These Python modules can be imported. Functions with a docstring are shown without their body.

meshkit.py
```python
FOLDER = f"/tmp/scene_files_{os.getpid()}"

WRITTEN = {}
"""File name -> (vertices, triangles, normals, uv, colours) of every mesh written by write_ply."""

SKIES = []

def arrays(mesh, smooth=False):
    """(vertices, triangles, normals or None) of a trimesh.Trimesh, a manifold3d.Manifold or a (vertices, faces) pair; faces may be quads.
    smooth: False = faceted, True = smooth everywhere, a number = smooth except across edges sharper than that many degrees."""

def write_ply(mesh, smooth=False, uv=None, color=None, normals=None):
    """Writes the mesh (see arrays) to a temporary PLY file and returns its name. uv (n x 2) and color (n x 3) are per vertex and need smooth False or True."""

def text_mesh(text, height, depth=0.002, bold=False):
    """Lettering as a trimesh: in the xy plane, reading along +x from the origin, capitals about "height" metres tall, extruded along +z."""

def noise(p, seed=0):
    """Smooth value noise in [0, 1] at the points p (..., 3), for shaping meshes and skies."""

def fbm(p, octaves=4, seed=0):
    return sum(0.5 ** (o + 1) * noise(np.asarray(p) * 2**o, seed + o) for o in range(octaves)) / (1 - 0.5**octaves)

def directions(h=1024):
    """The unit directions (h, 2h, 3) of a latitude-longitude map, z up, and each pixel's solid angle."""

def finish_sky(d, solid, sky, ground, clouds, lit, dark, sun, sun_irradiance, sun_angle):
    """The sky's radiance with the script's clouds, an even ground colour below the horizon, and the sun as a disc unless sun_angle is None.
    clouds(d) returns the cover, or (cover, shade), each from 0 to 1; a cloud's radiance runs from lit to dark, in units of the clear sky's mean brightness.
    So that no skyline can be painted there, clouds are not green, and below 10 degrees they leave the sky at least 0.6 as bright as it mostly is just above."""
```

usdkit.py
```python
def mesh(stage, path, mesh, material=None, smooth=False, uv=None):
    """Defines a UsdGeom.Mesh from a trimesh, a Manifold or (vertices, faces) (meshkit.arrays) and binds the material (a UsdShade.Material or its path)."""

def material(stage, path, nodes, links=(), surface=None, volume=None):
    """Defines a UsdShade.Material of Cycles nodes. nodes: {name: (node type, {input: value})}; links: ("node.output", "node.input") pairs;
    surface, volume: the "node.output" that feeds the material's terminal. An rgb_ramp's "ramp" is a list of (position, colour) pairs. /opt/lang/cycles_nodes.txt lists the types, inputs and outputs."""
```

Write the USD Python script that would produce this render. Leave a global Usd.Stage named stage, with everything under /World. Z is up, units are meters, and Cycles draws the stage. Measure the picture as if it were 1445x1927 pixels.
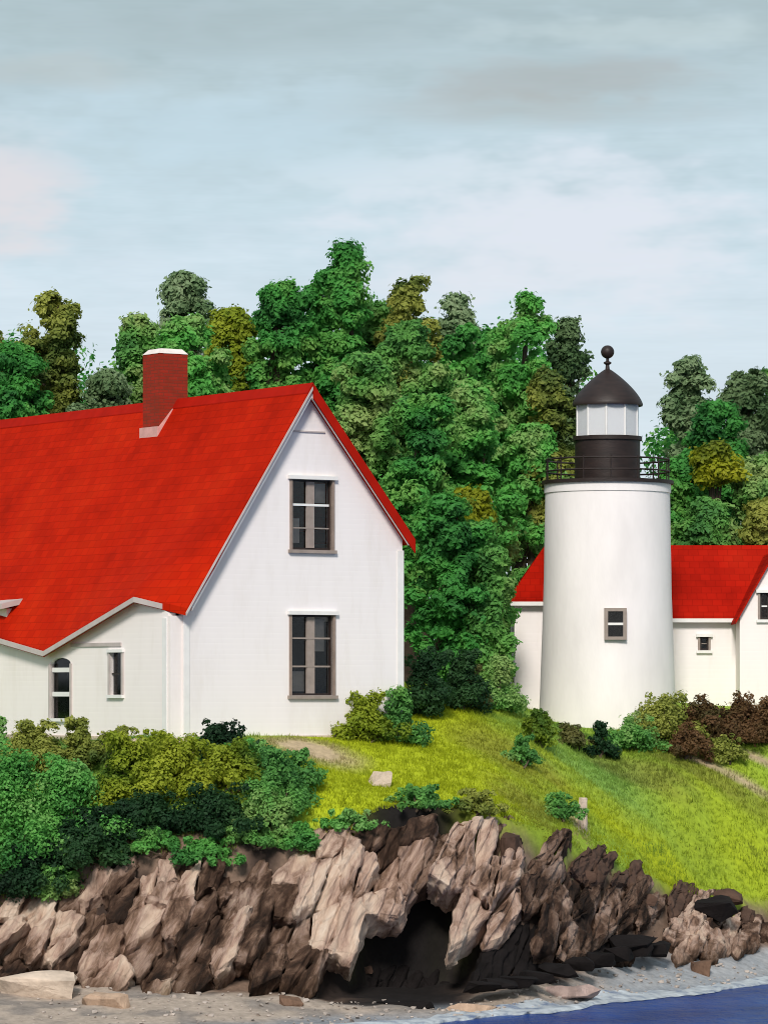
import math, random
import numpy as np, trimesh, usdkit, meshkit
from pxr import Usd, UsdGeom, UsdLux, UsdShade, Gf, Sdf, Vt
from scipy.interpolate import RBFInterpolator
from scipy.spatial.transform import Rotation
from shapely.geometry import Polygon, box as sbox

random.seed(7); np.random.seed(7)
RNG = np.random.default_rng(11)
stage = Usd.Stage.CreateInMemory()
UsdGeom.SetStageUpAxis(stage, UsdGeom.Tokens.z); UsdGeom.SetStageMetersPerUnit(stage, 1.0)
UsdGeom.Xform.Define(stage, '/World'); UsdGeom.Scope.Define(stage, '/World/Looks')

# ------------------------------------------------------------------ camera, sky, sun, exposure
F, HX, HY, EYE = 7400.0, 722.5, 1300.0, 6.45        # lens in picture units, horizon row, eye height
cam = UsdGeom.Camera.Define(stage, '/World/camera')
cam.AddTranslateOp().Set(Gf.Vec3d(0, 0, EYE)); cam.AddRotateXOp().Set(90.0)
cam.CreateHorizontalApertureAttr(36.0); cam.CreateVerticalApertureAttr(36.0 * 1927 / 1445)
cam.CreateFocalLengthAttr(F / 1445 * 36.0)
cam.CreateVerticalApertureOffsetAttr((HY - 963.5) / 1445 * 36.0)
cam.CreateClippingRangeAttr(Gf.Vec2f(1, 8000))
cam.CreateExposureAttr(1.05)

SUN = np.array([-0.09, -0.79, 0.58]); SUN /= np.linalg.norm(SUN)
sun = UsdLux.DistantLight.Define(stage, '/World/sun')
sun.CreateIntensityAttr(0.40); sun.CreateAngleAttr(12.0); sun.CreateColorAttr(Gf.Vec3f(1.0, 0.94, 0.865)); sun.CreateNormalizeAttr(True)
q = Rotation.align_vectors([SUN], [[0, 0, 1]])[0].as_quat()
sun.AddOrientOp().Set(Gf.Quatf(float(q[3]), float(q[0]), float(q[1]), float(q[2])))

def dirpx(px, py):
    d = np.array([(px - HX) / F, 1.0, (HY - py) / F]); return d / np.linalg.norm(d)

def make_sky():
    K = 2.9
    N = {'sky': ('sky_texture', {'sky_type': 'single_scattering', 'sun_disc': False, 'sun_elevation': math.asin(SUN[2]), 'sun_rotation': math.atan2(SUN[0], SUN[1]), 'aerosol_density': 2.0}),
         'tc': ('texture_coordinate', {}), 'xyz': ('separate_xyz', {}),
         'wob': ('noise_texture', {'scale': 60.0, 'detail': 3.0}), 'wobm': ('mapping', {'scale': (1.0, 1.0, 2.5)}),
         'wob2': ('math', {'math_type': 'multiply_add', 'value2': 0.05, 'value3': -0.025}),
         'zz': ('math', {'math_type': 'add'}),
         'grad': ('rgb_ramp', {'ramp': [(0.0, (.60, .66, .72)), (.10, (.56, .65, .72)), (.125, (.49, .60, .66)), (.150, (.43, .53, .57)), (.172, (.365, .45, .465)), (.22, (.36, .44, .455)), (.6, (.40, .48, .52)), (1.0, (.44, .52, .57))]}),
         'sm': ('mapping', {'scale': (6.0, 6.0, 45.0), 'rotation': (0, 0.06, 0)}), 'streak': ('noise_texture', {'scale': 2.2, 'detail': 5.0, 'roughness': .62}),
         'sr': ('rgb_ramp', {'ramp': [(0.25, (.93, .932, .93)), (.5, (1, 1, 1)), (.75, (1.06, 1.055, 1.05))]}),
         'mul': ('mix', {'mix_type': 'multiply', 'fac': 1.0}),
         'fine': ('noise_texture', {'scale': 9.0, 'detail': 4.0, 'roughness': .7}), 'finem': ('mapping', {'scale': (6.0, 6.0, 90.0), 'rotation': (0, 0.03, 0)}),
         'fr': ('rgb_ramp', {'ramp': [(0.3, (.98, .98, .98)), (.7, (1.02, 1.02, 1.02))]}), 'mul2': ('mix', {'mix_type': 'multiply', 'fac': 1.0})}
    L = [('tc.generated', 'xyz.vector'), ('tc.generated', 'wobm.vector'), ('wobm.vector', 'wob.vector'), ('wob.fac', 'wob2.value1'), ('xyz.z', 'zz.value1'), ('wob2.value', 'zz.value2'),
         ('zz.value', 'grad.fac'), ('tc.generated', 'sm.vector'), ('sm.vector', 'streak.vector'), ('streak.fac', 'sr.fac'), ('grad.color', 'mul.color1'), ('sr.color', 'mul.color2'),
         ('tc.generated', 'finem.vector'), ('finem.vector', 'fine.vector'), ('fine.fac', 'fr.fac'), ('mul.color', 'mul2.color1'), ('fr.color', 'mul2.color2')]
    last = 'mul2.color'
    # soft cloud banks: (px, py, half width, half height, colour, strength)
    banks = [(-10, 365, 190, 150, (.66, .62, .64), .95), (1040, 445, 460, 190, (.66, .68, .74), .9), (820, 330, 430, 60, (.62, .68, .73), .5),
             (1060, 150, 360, 60, (.33, .32, .29), .55), (980, 205, 420, 42, (.36, .36, .33), .45), (420, 60, 520, 60, (.35, .42, .43), .5),
             (1220, 60, 420, 40, (.50, .58, .58), .5), (420, 250, 520, 110, (.46, .59, .66), .5), (100, 130, 300, 40, (.42, .45, .43), .5)]
    for i, (px, py, hw, hh, col, st) in enumerate(banks):
        d = dirpx(px, py); sx, sz = F / hw, F / hh
        n = f'bank{i}'
        N[n + 'm'] = ('mapping', {'location': (-d[0] * sx, -d[1] * 3.0, -d[2] * sz), 'scale': (sx, 3.0, sz)})
        N[n + 'l'] = ('vector_math', {'math_type': 'length'})
        N[n + 'a'] = ('math', {'math_type': 'multiply_add', 'value2': 1.5, 'value3': -0.75})
        N[n + 's'] = ('math', {'math_type': 'add'})
        N[n + 'r'] = ('map_range', {'range_type': 'smootherstep', 'from_min': 1.15, 'from_max': 0.1, 'to_min': 0.0, 'to_max': st, 'clamp': True})
        N[n + 'x'] = ('mix', {'mix_type': 'mix', 'color2': col})
        L += [('tc.generated', n + 'm.vector'), (n + 'm.vector', n + 'l.vector1'), ('wob.fac', n + 'a.value1'), (n + 'l.value', n + 's.value1'), (n + 'a.value', n + 's.value2'),
              (n + 's.value', n + 'r.value'), (n + 'r.result', n + 'x.fac'), (last, n + 'x.color1')]
        last = n + 'x.color'
    N['k'] = ('mix', {'mix_type': 'multiply', 'fac': 1.0, 'color2': (K * 1.9, K * 1.9, K * 1.9)})
    N['mixs'] = ('mix', {'mix_type': 'mix', 'fac': 0.92})
    N['bg'] = ('background_shader', {'strength': 0.1})
    L += [(last, 'k.color1'), ('sky.color', 'mixs.color1'), ('k.color', 'mixs.color2'), ('mixs.color', 'bg.color')]
    return usdkit.material(stage, '/World/Looks/sky_material', N, L, surface='bg.background')
dome = UsdLux.DomeLight.Define(stage, '/World/sky')
UsdShade.MaterialBindingAPI.Apply(dome.GetPrim()).Bind(make_sky())
dome.GetPrim().SetCustomDataByKey('kind', 'structure')

# ------------------------------------------------------------------ helpers
def at(px, py, d):
    """The world point seen at a picture position and distance."""
    return np.array([(px - HX) / F * d, d, EYE - (py - HY) / F * d])
def xat(px, d): return (px - HX) / F * d
USED = {}
def numbered(name, parent='/World'):
    k = (str(parent), name); n = USED.get(k, -1) + 1; USED[k] = n
    return f'{parent}/{name}' + (f'_{n:03d}' if n else '')
def tag(p, label=None, cat=None, group=None, kind=None):
    p = p.GetPrim() if hasattr(p, 'GetPrim') else p
    for k, v in (('label', label), ('category', cat), ('group', group), ('kind', kind)):
        if v: p.SetCustomDataByKey(k, v)
    return p
def thing(name, label=None, cat=None, loc=(0, 0, 0), group=None, kind=None):
    x = UsdGeom.Xform.Define(stage, numbered(name)); x.AddTranslateOp().Set(Gf.Vec3d(*map(float, loc)))
    tag(x, label, cat, group, kind); x._loc = np.array(loc, float)
    ORIGIN[str(x.GetPath())] = np.array(loc, float)
    return x
ORIGIN = {}
def origin(path):
    path = str(path)
    while path and path != '/World':
        if path in ORIGIN: return ORIGIN[path]
        path = path.rsplit('/', 1)[0]
    return np.zeros(3)
def part(name, m, mat, parent='/World', smooth=False, colors=None):
    """m in world coordinates; stored relative to its thing's base."""
    ppath = parent if isinstance(parent, str) else str(parent.GetPath())
    path = numbered(name, ppath)
    v, f, n = meshkit.arrays(m, False if colors is not None else smooth)
    v = v - origin(ppath)
    if n is None: p = usdkit.mesh(stage, path, (v, f), M[mat], smooth=smooth if colors is not None else False)
    else:
        p = usdkit.mesh(stage, path, (v, f), M[mat], smooth=False)
        p.CreateNormalsAttr(Vt.Vec3fArray.FromNumpy(n.astype(np.float32))); p.SetNormalsInterpolation('vertex')
    if colors is not None:
        UsdGeom.PrimvarsAPI(p).CreatePrimvar('tint', Sdf.ValueTypeNames.Color3fArray, 'vertex').Set(Vt.Vec3fArray.FromNumpy(np.asarray(colors, np.float32)))
    return p
def cat(*ms): return trimesh.util.concatenate([m for m in ms if m is not None])
def quadfix(m): return m

M = {}
def mat(name, col, rough=.7, var=.15, scale=3.0, bump=0.0, bscale=30.0, spec=.3, dark=None, stretch=(1, 1, 1), bdist=.02):
    col = np.array(col, float); lo = col * (1 - var) if dark is None else np.array(dark, float); hi = col * (1 + var)
    N = {'g': ('geometry', {}), 'mp': ('mapping', {'scale': tuple(stretch)}), 'n': ('noise_texture', {'scale': scale, 'detail': 5.0, 'roughness': .6}),
         'r': ('rgb_ramp', {'ramp': [(.3, tuple(lo)), (.5, tuple(col)), (.72, tuple(hi))]}), 'p': ('principled_bsdf', {'roughness': rough, 'specular_ior_level': spec})}
    L = [('g.position', 'mp.vector'), ('mp.vector', 'n.vector'), ('n.fac', 'r.fac'), ('r.color', 'p.base_color')]
    if bump:
        N['bn'] = ('noise_texture', {'scale': bscale, 'detail': 6.0, 'roughness': .65}); N['b'] = ('bump', {'strength': bump, 'distance': bdist})
        L += [('mp.vector', 'bn.vector'), ('bn.fac', 'b.height'), ('b.normal', 'p.normal')]
    M[name] = usdkit.material(stage, f'/World/Looks/{name}', N, L, surface='p.BSDF')
def leafmat(name, col, col2, olive=None, scale=.55):
    """Leaves: colour drifts between clumps and from leaf to leaf; some light passes through."""
    c1, c2 = np.array(col), np.array(col2); c3 = np.array(olive) if olive is not None else c1 * .8
    N = {'g': ('geometry', {}), 'n': ('noise_texture', {'scale': scale, 'detail': 3.0, 'roughness': .6}), 'r': ('rgb_ramp', {'ramp': [(.36, tuple(c3)), (.5, tuple(c1)), (.66, tuple(c2))]}),
         'v': ('map_range', {'from_min': 0., 'from_max': 1., 'to_min': .72, 'to_max': 1.35, 'clamp': True}), 'h': ('hsv', {'saturation': 1.0}), 'd': ('principled_bsdf', {'roughness': .6, 'specular_ior_level': .2}),
         't': ('translucent_bsdf', {}), 'm': ('mix_closure', {'fac': .38})}
    L = [('g.position', 'n.vector'), ('n.fac', 'r.fac'), ('r.color', 'h.color'), ('g.random_per_island', 'v.value'), ('v.result', 'h.value'), ('h.color', 'd.base_color'), ('h.color', 't.color'),
         ('d.BSDF', 'm.closure1'), ('t.BSDF', 'm.closure2')]
    M[name] = usdkit.material(stage, f'/World/Looks/{name}', N, L, surface='m.closure')
def tintmat(name, rough=.9, bump=.5, bscale=20.0, leaf=False, bdist=.03):
    N = {'g': ('geometry', {}), 'a': ('attribute', {'attribute': 'tint'}), 'n': ('noise_texture', {'scale': 6.0, 'detail': 6.0, 'roughness': .7}),
         'v': ('map_range', {'from_min': .3, 'from_max': .7, 'to_min': .72, 'to_max': 1.25, 'clamp': True}), 'h': ('hsv', {}), 'd': ('principled_bsdf', {'roughness': rough, 'specular_ior_level': .2})}
    L = [('g.position', 'n.vector'), ('a.color', 'h.color'), ('v.result', 'h.value'), ('h.color', 'd.base_color')]
    if leaf:
        N['v'] = ('map_range', {'from_min': 0., 'from_max': 1., 'to_min': .65, 'to_max': 1.3, 'clamp': True})
        N['t'] = ('translucent_bsdf', {}); N['m'] = ('mix_closure', {'fac': .3})
        L += [('g.random_per_island', 'v.value'), ('h.color', 't.color'), ('d.BSDF', 'm.closure1'), ('t.BSDF', 'm.closure2')]
    else:
        N['bn'] = ('noise_texture', {'scale': bscale, 'detail': 6.0, 'roughness': .7}); N['b'] = ('bump', {'strength': bump, 'distance': bdist})
        L += [('n.fac', 'v.value'), ('g.position', 'bn.vector'), ('bn.fac', 'b.height'), ('b.normal', 'd.normal')]
    M[name] = usdkit.material(stage, f'/World/Looks/{name}', N, L, surface='m.closure' if leaf else 'd.BSDF')

tintmat('earth'); tintmat('grass_blades', leaf=True)
mat('tower_white', (.83, .78, .772), .7, .07, 1.3, .35, 7, .3, stretch=(1, 1, .35))
mat('red_trim', (.36, .010, .004), .75, .15, 2.0, .1, 30, .04)
def boards(name, col, pitch=.115):
    """Painted boards: shallow laps every pitch metres, faint grime."""
    N = {'g': ('geometry', {}), 'xyz': ('separate_xyz', {}), 'd': ('math', {'math_type': 'divide', 'value2': pitch}), 'f': ('math', {'math_type': 'fraction'}), 'pw': ('math', {'math_type': 'power', 'value2': 5.0}),
         'mp': ('mapping', {'scale': (1.0, 1.0, .25)}), 'n': ('noise_texture', {'scale': 1.6, 'detail': 6.0, 'roughness': .65}), 'r': ('rgb_ramp', {'ramp': [(.30, tuple(np.array(col) * [.93, .92, .90])), (.5, col), (.7, tuple(np.array(col) * 1.02))]}),
         'b': ('bump', {'strength': .13, 'distance': .012, 'invert': True}), 'p': ('principled_bsdf', {'roughness': .6, 'specular_ior_level': .25})}
    M[name] = usdkit.material(stage, f'/World/Looks/{name}', N, [('g.position', 'xyz.vector'), ('xyz.z', 'd.value1'), ('d.value', 'f.value1'), ('f.value', 'pw.value1'), ('g.position', 'mp.vector'), ('mp.vector', 'n.vector'), ('n.fac', 'r.fac'),
        ('r.color', 'p.base_color'), ('pw.value', 'b.height'), ('b.normal', 'p.normal')], surface='p.BSDF')
boards('white_boards', (.84, .79, .78)); boards('cream_boards', (.86, .79, .765))
def shingles(name, col, axis):
    c = np.array(col)
    N = {'g': ('geometry', {}), 'xyz': ('separate_xyz', {}), 'dot': ('vector_math', {'math_type': 'dot_product', 'vector2': axis}), 'c': ('combine_xyz', {}),
         'br': ('brick_texture', {'scale': 1.0, 'brick_width': .26, 'row_height': .17, 'mortar_size': .008, 'mortar_smooth': .4, 'color1': tuple(c * 1.06), 'color2': tuple(c * .90), 'mortar': tuple(c * .74)}),
         'n': ('noise_texture', {'scale': .55, 'detail': 5.0, 'roughness': .6}), 'r': ('rgb_ramp', {'ramp': [(.3, (.74, .70, .70)), (.5, (1, 1, 1)), (.7, (1.10, 1.5, 1.4))]}), 'mx': ('mix', {'mix_type': 'multiply', 'fac': 1.0}),
         'b': ('bump', {'strength': .35, 'distance': .012, 'invert': True}), 'p': ('principled_bsdf', {'roughness': .8, 'specular_ior_level': .04})}
    M[name] = usdkit.material(stage, f'/World/Looks/{name}', N, [('g.position', 'xyz.vector'), ('g.position', 'dot.vector1'), ('dot.value', 'c.x'), ('xyz.z', 'c.y'), ('c.vector', 'br.vector'), ('g.position', 'n.vector'), ('n.fac', 'r.fac'),
        ('br.color', 'mx.color1'), ('r.color', 'mx.color2'), ('mx.color', 'p.base_color'), ('br.fac', 'b.height'), ('b.normal', 'p.normal')], surface='p.BSDF')
shingles('red_roof', (.44, .013, .002), (-math.sin(math.radians(34)), math.cos(math.radians(34)), 0)); shingles('dark_red_roof', (.37, .009, .003), (1, 0, 0)); shingles('shed_roof', (.37, .008, .002), (1, 0, 0))
mat('grey_trim', (.48, .42, .40), .7, .12, 3.0)
mat('white_trim', (.78, .76, .74), .55, .05, 4.0)
mat('taupe', (.30, .245, .215), .7, .15, 6.0)
mat('brown_frame', (.27, .205, .17), .7, .2, 5.0, .15, 40)
mat('black_iron', (.022, .013, .011), .5, .35, 3.0, .2, 14, .35, stretch=(1, 1, 4))
mat('interior', (.03, .025, .022), .9, .2, 2.0)
mat('pink_flashing', (.62, .34, .31), .6, .2, 4.0)
mat('mortar_cap', (.74, .66, .62), .8, .12, 5.0, .3, 20)
mat('blind', (.62, .60, .58), .8, .1, 3.0)
mat('bark', (.09, .065, .045), .9, .3, 4.0, .6, 14)
mat('rock_tan', (.43, .30, .215), .9, .34, 2.2, .9, 5, .15, stretch=(1.6, 1, .55), bdist=.08)
mat('rock_mauve', (.36, .265, .235), .9, .32, 2.2, .9, 5, .15, stretch=(1.6, 1, .55), bdist=.08)
mat('rock_brown', (.165, .098, .066), .9, .4, 2.4, .9, 5, .15, stretch=(1.6, 1, .55), bdist=.08)
mat('rock_umber', (.085, .05, .036), .9, .4, 2.4, .9, 5, .15, bdist=.08)
mat('rock_grey', (.25, .195, .175), .9, .35, 2.0, .9, 5, .15, stretch=(1.6, 1, .55), bdist=.08)
mat('shade_black', (.009, .007, .007), .9, .4, 2.0, .8, 6, .15, bdist=.06)  # near-black colour standing in for deep shade, not a rock type
mat('rock_pale', (.56, .45, .36), .9, .25, 2.0, .8, 6, .15, bdist=.06)
def strata(name, shift, gain):
    """Ledge rock: colour streaks run along the slanting beds, right across the single slabs."""
    ramp = [(.30, (.030, .018, .013)), (.39, (.092, .052, .035)), (.455, (.22, .136, .095)), (.53, (.415, .285, .225)), (.61, (.55, .405, .31)), (.74, (.66, .54, .44))]
    ramp = [(min(.99, max(.01, p_ + shift)), tuple(np.array(c_) * gain)) for p_, c_ in ramp]
    N = {'g': ('geometry', {}), 'rot': ('mapping', {'rotation': (0, -.44, 0)}), 'sc': ('mapping', {'scale': (1.5, .8, .42)}), 'n': ('noise_texture', {'scale': 1.15, 'detail': 7.0, 'roughness': .66, 'distortion': .5}), 'r': ('rgb_ramp', {'ramp': ramp}),
         'sc2': ('mapping', {'scale': (2.2, 1.0, .6)}), 'bn': ('noise_texture', {'scale': 4.5, 'detail': 8.0, 'roughness': .7}), 'b': ('bump', {'strength': 1.0, 'distance': .10}), 'vo': ('voronoi_texture', {'feature': 'distance_to_edge', 'scale': 1.6}),
         'vr': ('map_range', {'from_min': 0.0, 'from_max': .03, 'to_min': .80, 'to_max': 1.0, 'clamp': True}), 'mx': ('mix', {'mix_type': 'multiply', 'fac': 1.0}), 'p': ('principled_bsdf', {'roughness': .9, 'specular_ior_level': .15}),
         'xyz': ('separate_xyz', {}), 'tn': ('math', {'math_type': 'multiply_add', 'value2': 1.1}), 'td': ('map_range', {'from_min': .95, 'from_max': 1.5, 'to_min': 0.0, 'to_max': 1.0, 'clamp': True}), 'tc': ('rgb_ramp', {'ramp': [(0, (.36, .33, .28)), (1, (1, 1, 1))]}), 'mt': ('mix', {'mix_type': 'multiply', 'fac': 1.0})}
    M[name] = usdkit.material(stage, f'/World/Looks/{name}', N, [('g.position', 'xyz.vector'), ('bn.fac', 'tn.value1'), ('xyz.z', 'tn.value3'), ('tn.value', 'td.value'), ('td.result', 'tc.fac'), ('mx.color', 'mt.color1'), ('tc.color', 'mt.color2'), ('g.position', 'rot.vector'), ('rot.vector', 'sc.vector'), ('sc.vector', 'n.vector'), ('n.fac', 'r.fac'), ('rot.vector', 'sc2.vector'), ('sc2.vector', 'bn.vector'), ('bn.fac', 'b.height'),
        ('sc2.vector', 'vo.vector'), ('vo.distance', 'vr.value'), ('r.color', 'mx.color1'), ('vr.result', 'mx.color2'), ('mt.color', 'p.base_color'), ('b.normal', 'p.normal')], surface='p.BSDF')
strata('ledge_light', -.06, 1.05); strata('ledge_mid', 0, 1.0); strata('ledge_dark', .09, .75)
mat('pebble', (.40, .34, .30), .9, .35, 3.0, .5, 14)

# brick of the chimney (joints far finer than the picture shows)
M['chimney_brick'] = usdkit.material(stage, '/World/Looks/chimney_brick', {
    'g': ('geometry', {}), 'mp': ('mapping', {'rotation': (math.pi / 2, 0, 0), 'scale': (1, 1, 1)}),
    'b': ('brick_texture', {'scale': 1.0, 'brick_width': .21, 'row_height': .075, 'mortar_size': .008, 'color1': (.44, .020, .010), 'color2': (.33, .015, .008), 'mortar': (.22, .035, .022)}),
    'n': ('noise_texture', {'scale': 5., 'detail': 4.}), 'mx': ('mix', {'mix_type': 'mix', 'fac': .3, 'color2': (.17, .028, .010)}), 'bp': ('bump', {'strength': .5, 'distance': .01, 'invert': True}),
    'p': ('principled_bsdf', {'roughness': .85, 'specular_ior_level': .2})},
    [('g.position', 'mp.vector'), ('mp.vector', 'b.vector'), ('b.color', 'mx.color1'), ('g.position', 'n.vector'), ('n.fac', 'mx.fac'), ('mx.color', 'p.base_color'), ('b.fac', 'bp.height'), ('bp.normal', 'p.normal')], surface='p.BSDF')
M['glass'] = usdkit.material(stage, '/World/Looks/glass', {'f': ('fresnel', {'IOR': 1.32}), 't': ('transparent_bsdf', {'color': (.9, .92, .92)}), 'gl': ('glossy_bsdf', {'roughness': .05, 'color': (.9, .9, .9)}), 'm': ('mix_closure', {})},
    [('f.fac', 'm.fac'), ('t.BSDF', 'm.closure1'), ('gl.BSDF', 'm.closure2')], surface='m.closure')
M['lantern_glass'] = usdkit.material(stage, '/World/Looks/lantern_glass', {'t': ('transparent_bsdf', {'color': (.95, .96, .97)}), 'd': ('principled_bsdf', {'base_color': (.80, .81, .83), 'roughness': .4, 'specular_ior_level': .15}), 'm': ('mix_closure', {'fac': .5})}, [('t.BSDF', 'm.closure1'), ('d.BSDF', 'm.closure2')], surface='m.closure')
M['water'] = usdkit.material(stage, '/World/Looks/water', {
    'g': ('geometry', {}), 'mp': ('mapping', {'scale': (1.0, .55, 1.0)}), 'n': ('noise_texture', {'scale': 1.9, 'detail': 6., 'roughness': .65}), 'b': ('bump', {'strength': 1.0, 'distance': .35}),
    'n2': ('noise_texture', {'scale': .5, 'detail': 4.}), 'r': ('rgb_ramp', {'ramp': [(.35, (.006, .032, .17)), (.6, (.012, .058, .26)), (.75, (.03, .10, .30))]}),
    'p': ('principled_bsdf', {'roughness': .22, 'ior': 1.33, 'specular_ior_level': .09})},
    [('g.position', 'mp.vector'), ('mp.vector', 'n.vector'), ('n.fac', 'b.height'), ('b.normal', 'p.normal'), ('mp.vector', 'n2.vector'), ('n2.fac', 'r.fac'), ('r.color', 'p.base_color')], surface='p.BSDF')
mat('foam', (.40, .43, .46), .6, .45, 3.0, .8, 8, dark=(.12, .16, .26))

leafmat('leaf_deep', (0.110, 0.455, 0.085), (0.304, 0.620, 0.138), (0.049, 0.228, 0.053))
leafmat('leaf_bright', (0.179, 0.620, 0.113), (0.428, 0.620, 0.207), (0.083, 0.345, 0.069))
leafmat('leaf_mid', (0.207, 0.524, 0.113), (0.455, 0.620, 0.207), (0.097, 0.304, 0.076))
leafmat('leaf_olive', (0.338, 0.390, 0.072), (0.559, 0.585, 0.124), (0.130, 0.208, 0.047))
leafmat('leaf_brown', (.22, .215, .065), (.36, .33, .11), (.095, .12, .04))
leafmat('leaf_pale', (0.292, 0.438, 0.211), (0.486, 0.616, 0.356), (0.145, 0.276, 0.114))
leafmat('leaf_grey', (.22, .34, .15), (.36, .50, .27), (.11, .21, .08))
leafmat('leaf_yellow', (0.413, 0.450, 0.020), (0.550, 0.562, 0.037), (0.188, 0.250, 0.020))
leafmat('leaf_dark', (.024, .080, .028), (.055, .145, .046), (.012, .038, .017))  # also colours the bushes that stand for shade under brighter ones
#(0.013, 0.045, 0.018), (0.029, 0.086, 0.029), (0.006, 0.020, 0.010))
leafmat('leaf_grass', (0.180, 0.552, 0.108), (0.360, 0.620, 0.192), (0.072, 0.288, 0.067))
leafmat('leaf_lime', (0.331, 0.427, 0.030), (0.497, 0.565, 0.048), (0.110, 0.221, 0.028))
leafmat('leaf_heath', (.20, .105, .045), (.30, .18, .075), (.09, .095, .03))

# ------------------------------------------------------------------ terrain
def line(rows):
    a = np.array([[xat(px, d), d, z] for px, d, z in rows]); return a[np.argsort(a[:, 0])]
def zpx(py, d): return EYE - (py - HY) / F * d
TOP = line([(-400, 82, 2.2), (0, 80.7, zpx(1712, 80.7)), (200, 80.2, zpx(1622, 80.2)), (400, 80.1, zpx(1603, 80.1)), (600, 80.3, zpx(1578, 80.3)), (800, 80.9, zpx(1550, 80.9)), (950, 82.2, zpx(1540, 82.2)), (1050, 83.8, zpx(1575, 83.8)),
            (1100, 85.2, zpx(1602, 85.2)), (1200, 87.5, zpx(1642, 87.5)), (1300, 89.6, zpx(1682, 89.6)), (1445, 91.8, zpx(1706, 91.8)), (1700, 97, 1.5)])
FOOT = line([(-400, 80, .7), (0, 78.8, .62), (200, 78.2, .6), (400, 77.4, .5), (600, 77.9, .4), (800, 78.6, .3), (1000, 80.4, .5), (1100, 83, .65), (1200, 85.6, .75), (1300, 87.2, .70), (1445, 89.8, .62), (1700, 95, .6)])
SHORE = np.array([[xat(p, d), d] for p, d in [(-600, 66), (0, 72), (400, 74), (800, 76.2), (1000, 79), (1160, 82), (1300, 84.3), (1445, 87.2), (1800, 93)]])
LAWN = np.vstack([TOP, [at(*p) for p in [(-100, 1410, 88), (0, 1400, 86), (100, 1402, 84.8), (100, 1400, 87.6), (200, 1402, 86), (0, 1400, 88.7), (-100, 1400, 90.2), (200, 1406, 83.6), (350, 1408, 83.2), (500, 1412, 83.6), (620, 1405, 85), (760, 1380, 88), (850, 1342, 90), (1000, 1345, 93.5), (1100, 1385, 97), (1180, 1385, 97), (1100, 1432, 93),
        (1300, 1455, 94), (1300, 1345, 100), (1445, 1340, 102), (1445, 1450, 96), (1600, 1452, 98), (1600, 1520, 97), (1445, 1500, 95), (1300, 1500, 92.6), (1600, 1350, 103), (700, 1482, 83), (900, 1450, 86), (1000, 1470, 87.5), (1200, 1550, 90), (1445, 1570, 93.8), (560, 1465, 82), (200, 1500, 82), (0, 1520, 82.5), (1350, 1600, 92)]],
        [[-12, 105, 6.3], [0, 105, 6.5], [14, 108, 6.4], [-20, 130, 7.2], [20, 130, 7.2], [0, 150, 7.8], [40, 120, 6], [-40, 110, 5.5], [-30, 90, 4.8], [40, 108, 5.0]]])
RB = RBFInterpolator(LAWN[:, :2], LAWN[:, 2], smoothing=.10, kernel='thin_plate_spline')
def sstep(t): t = np.clip(t, 0, 1); return t * t * (3 - 2 * t)
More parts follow.
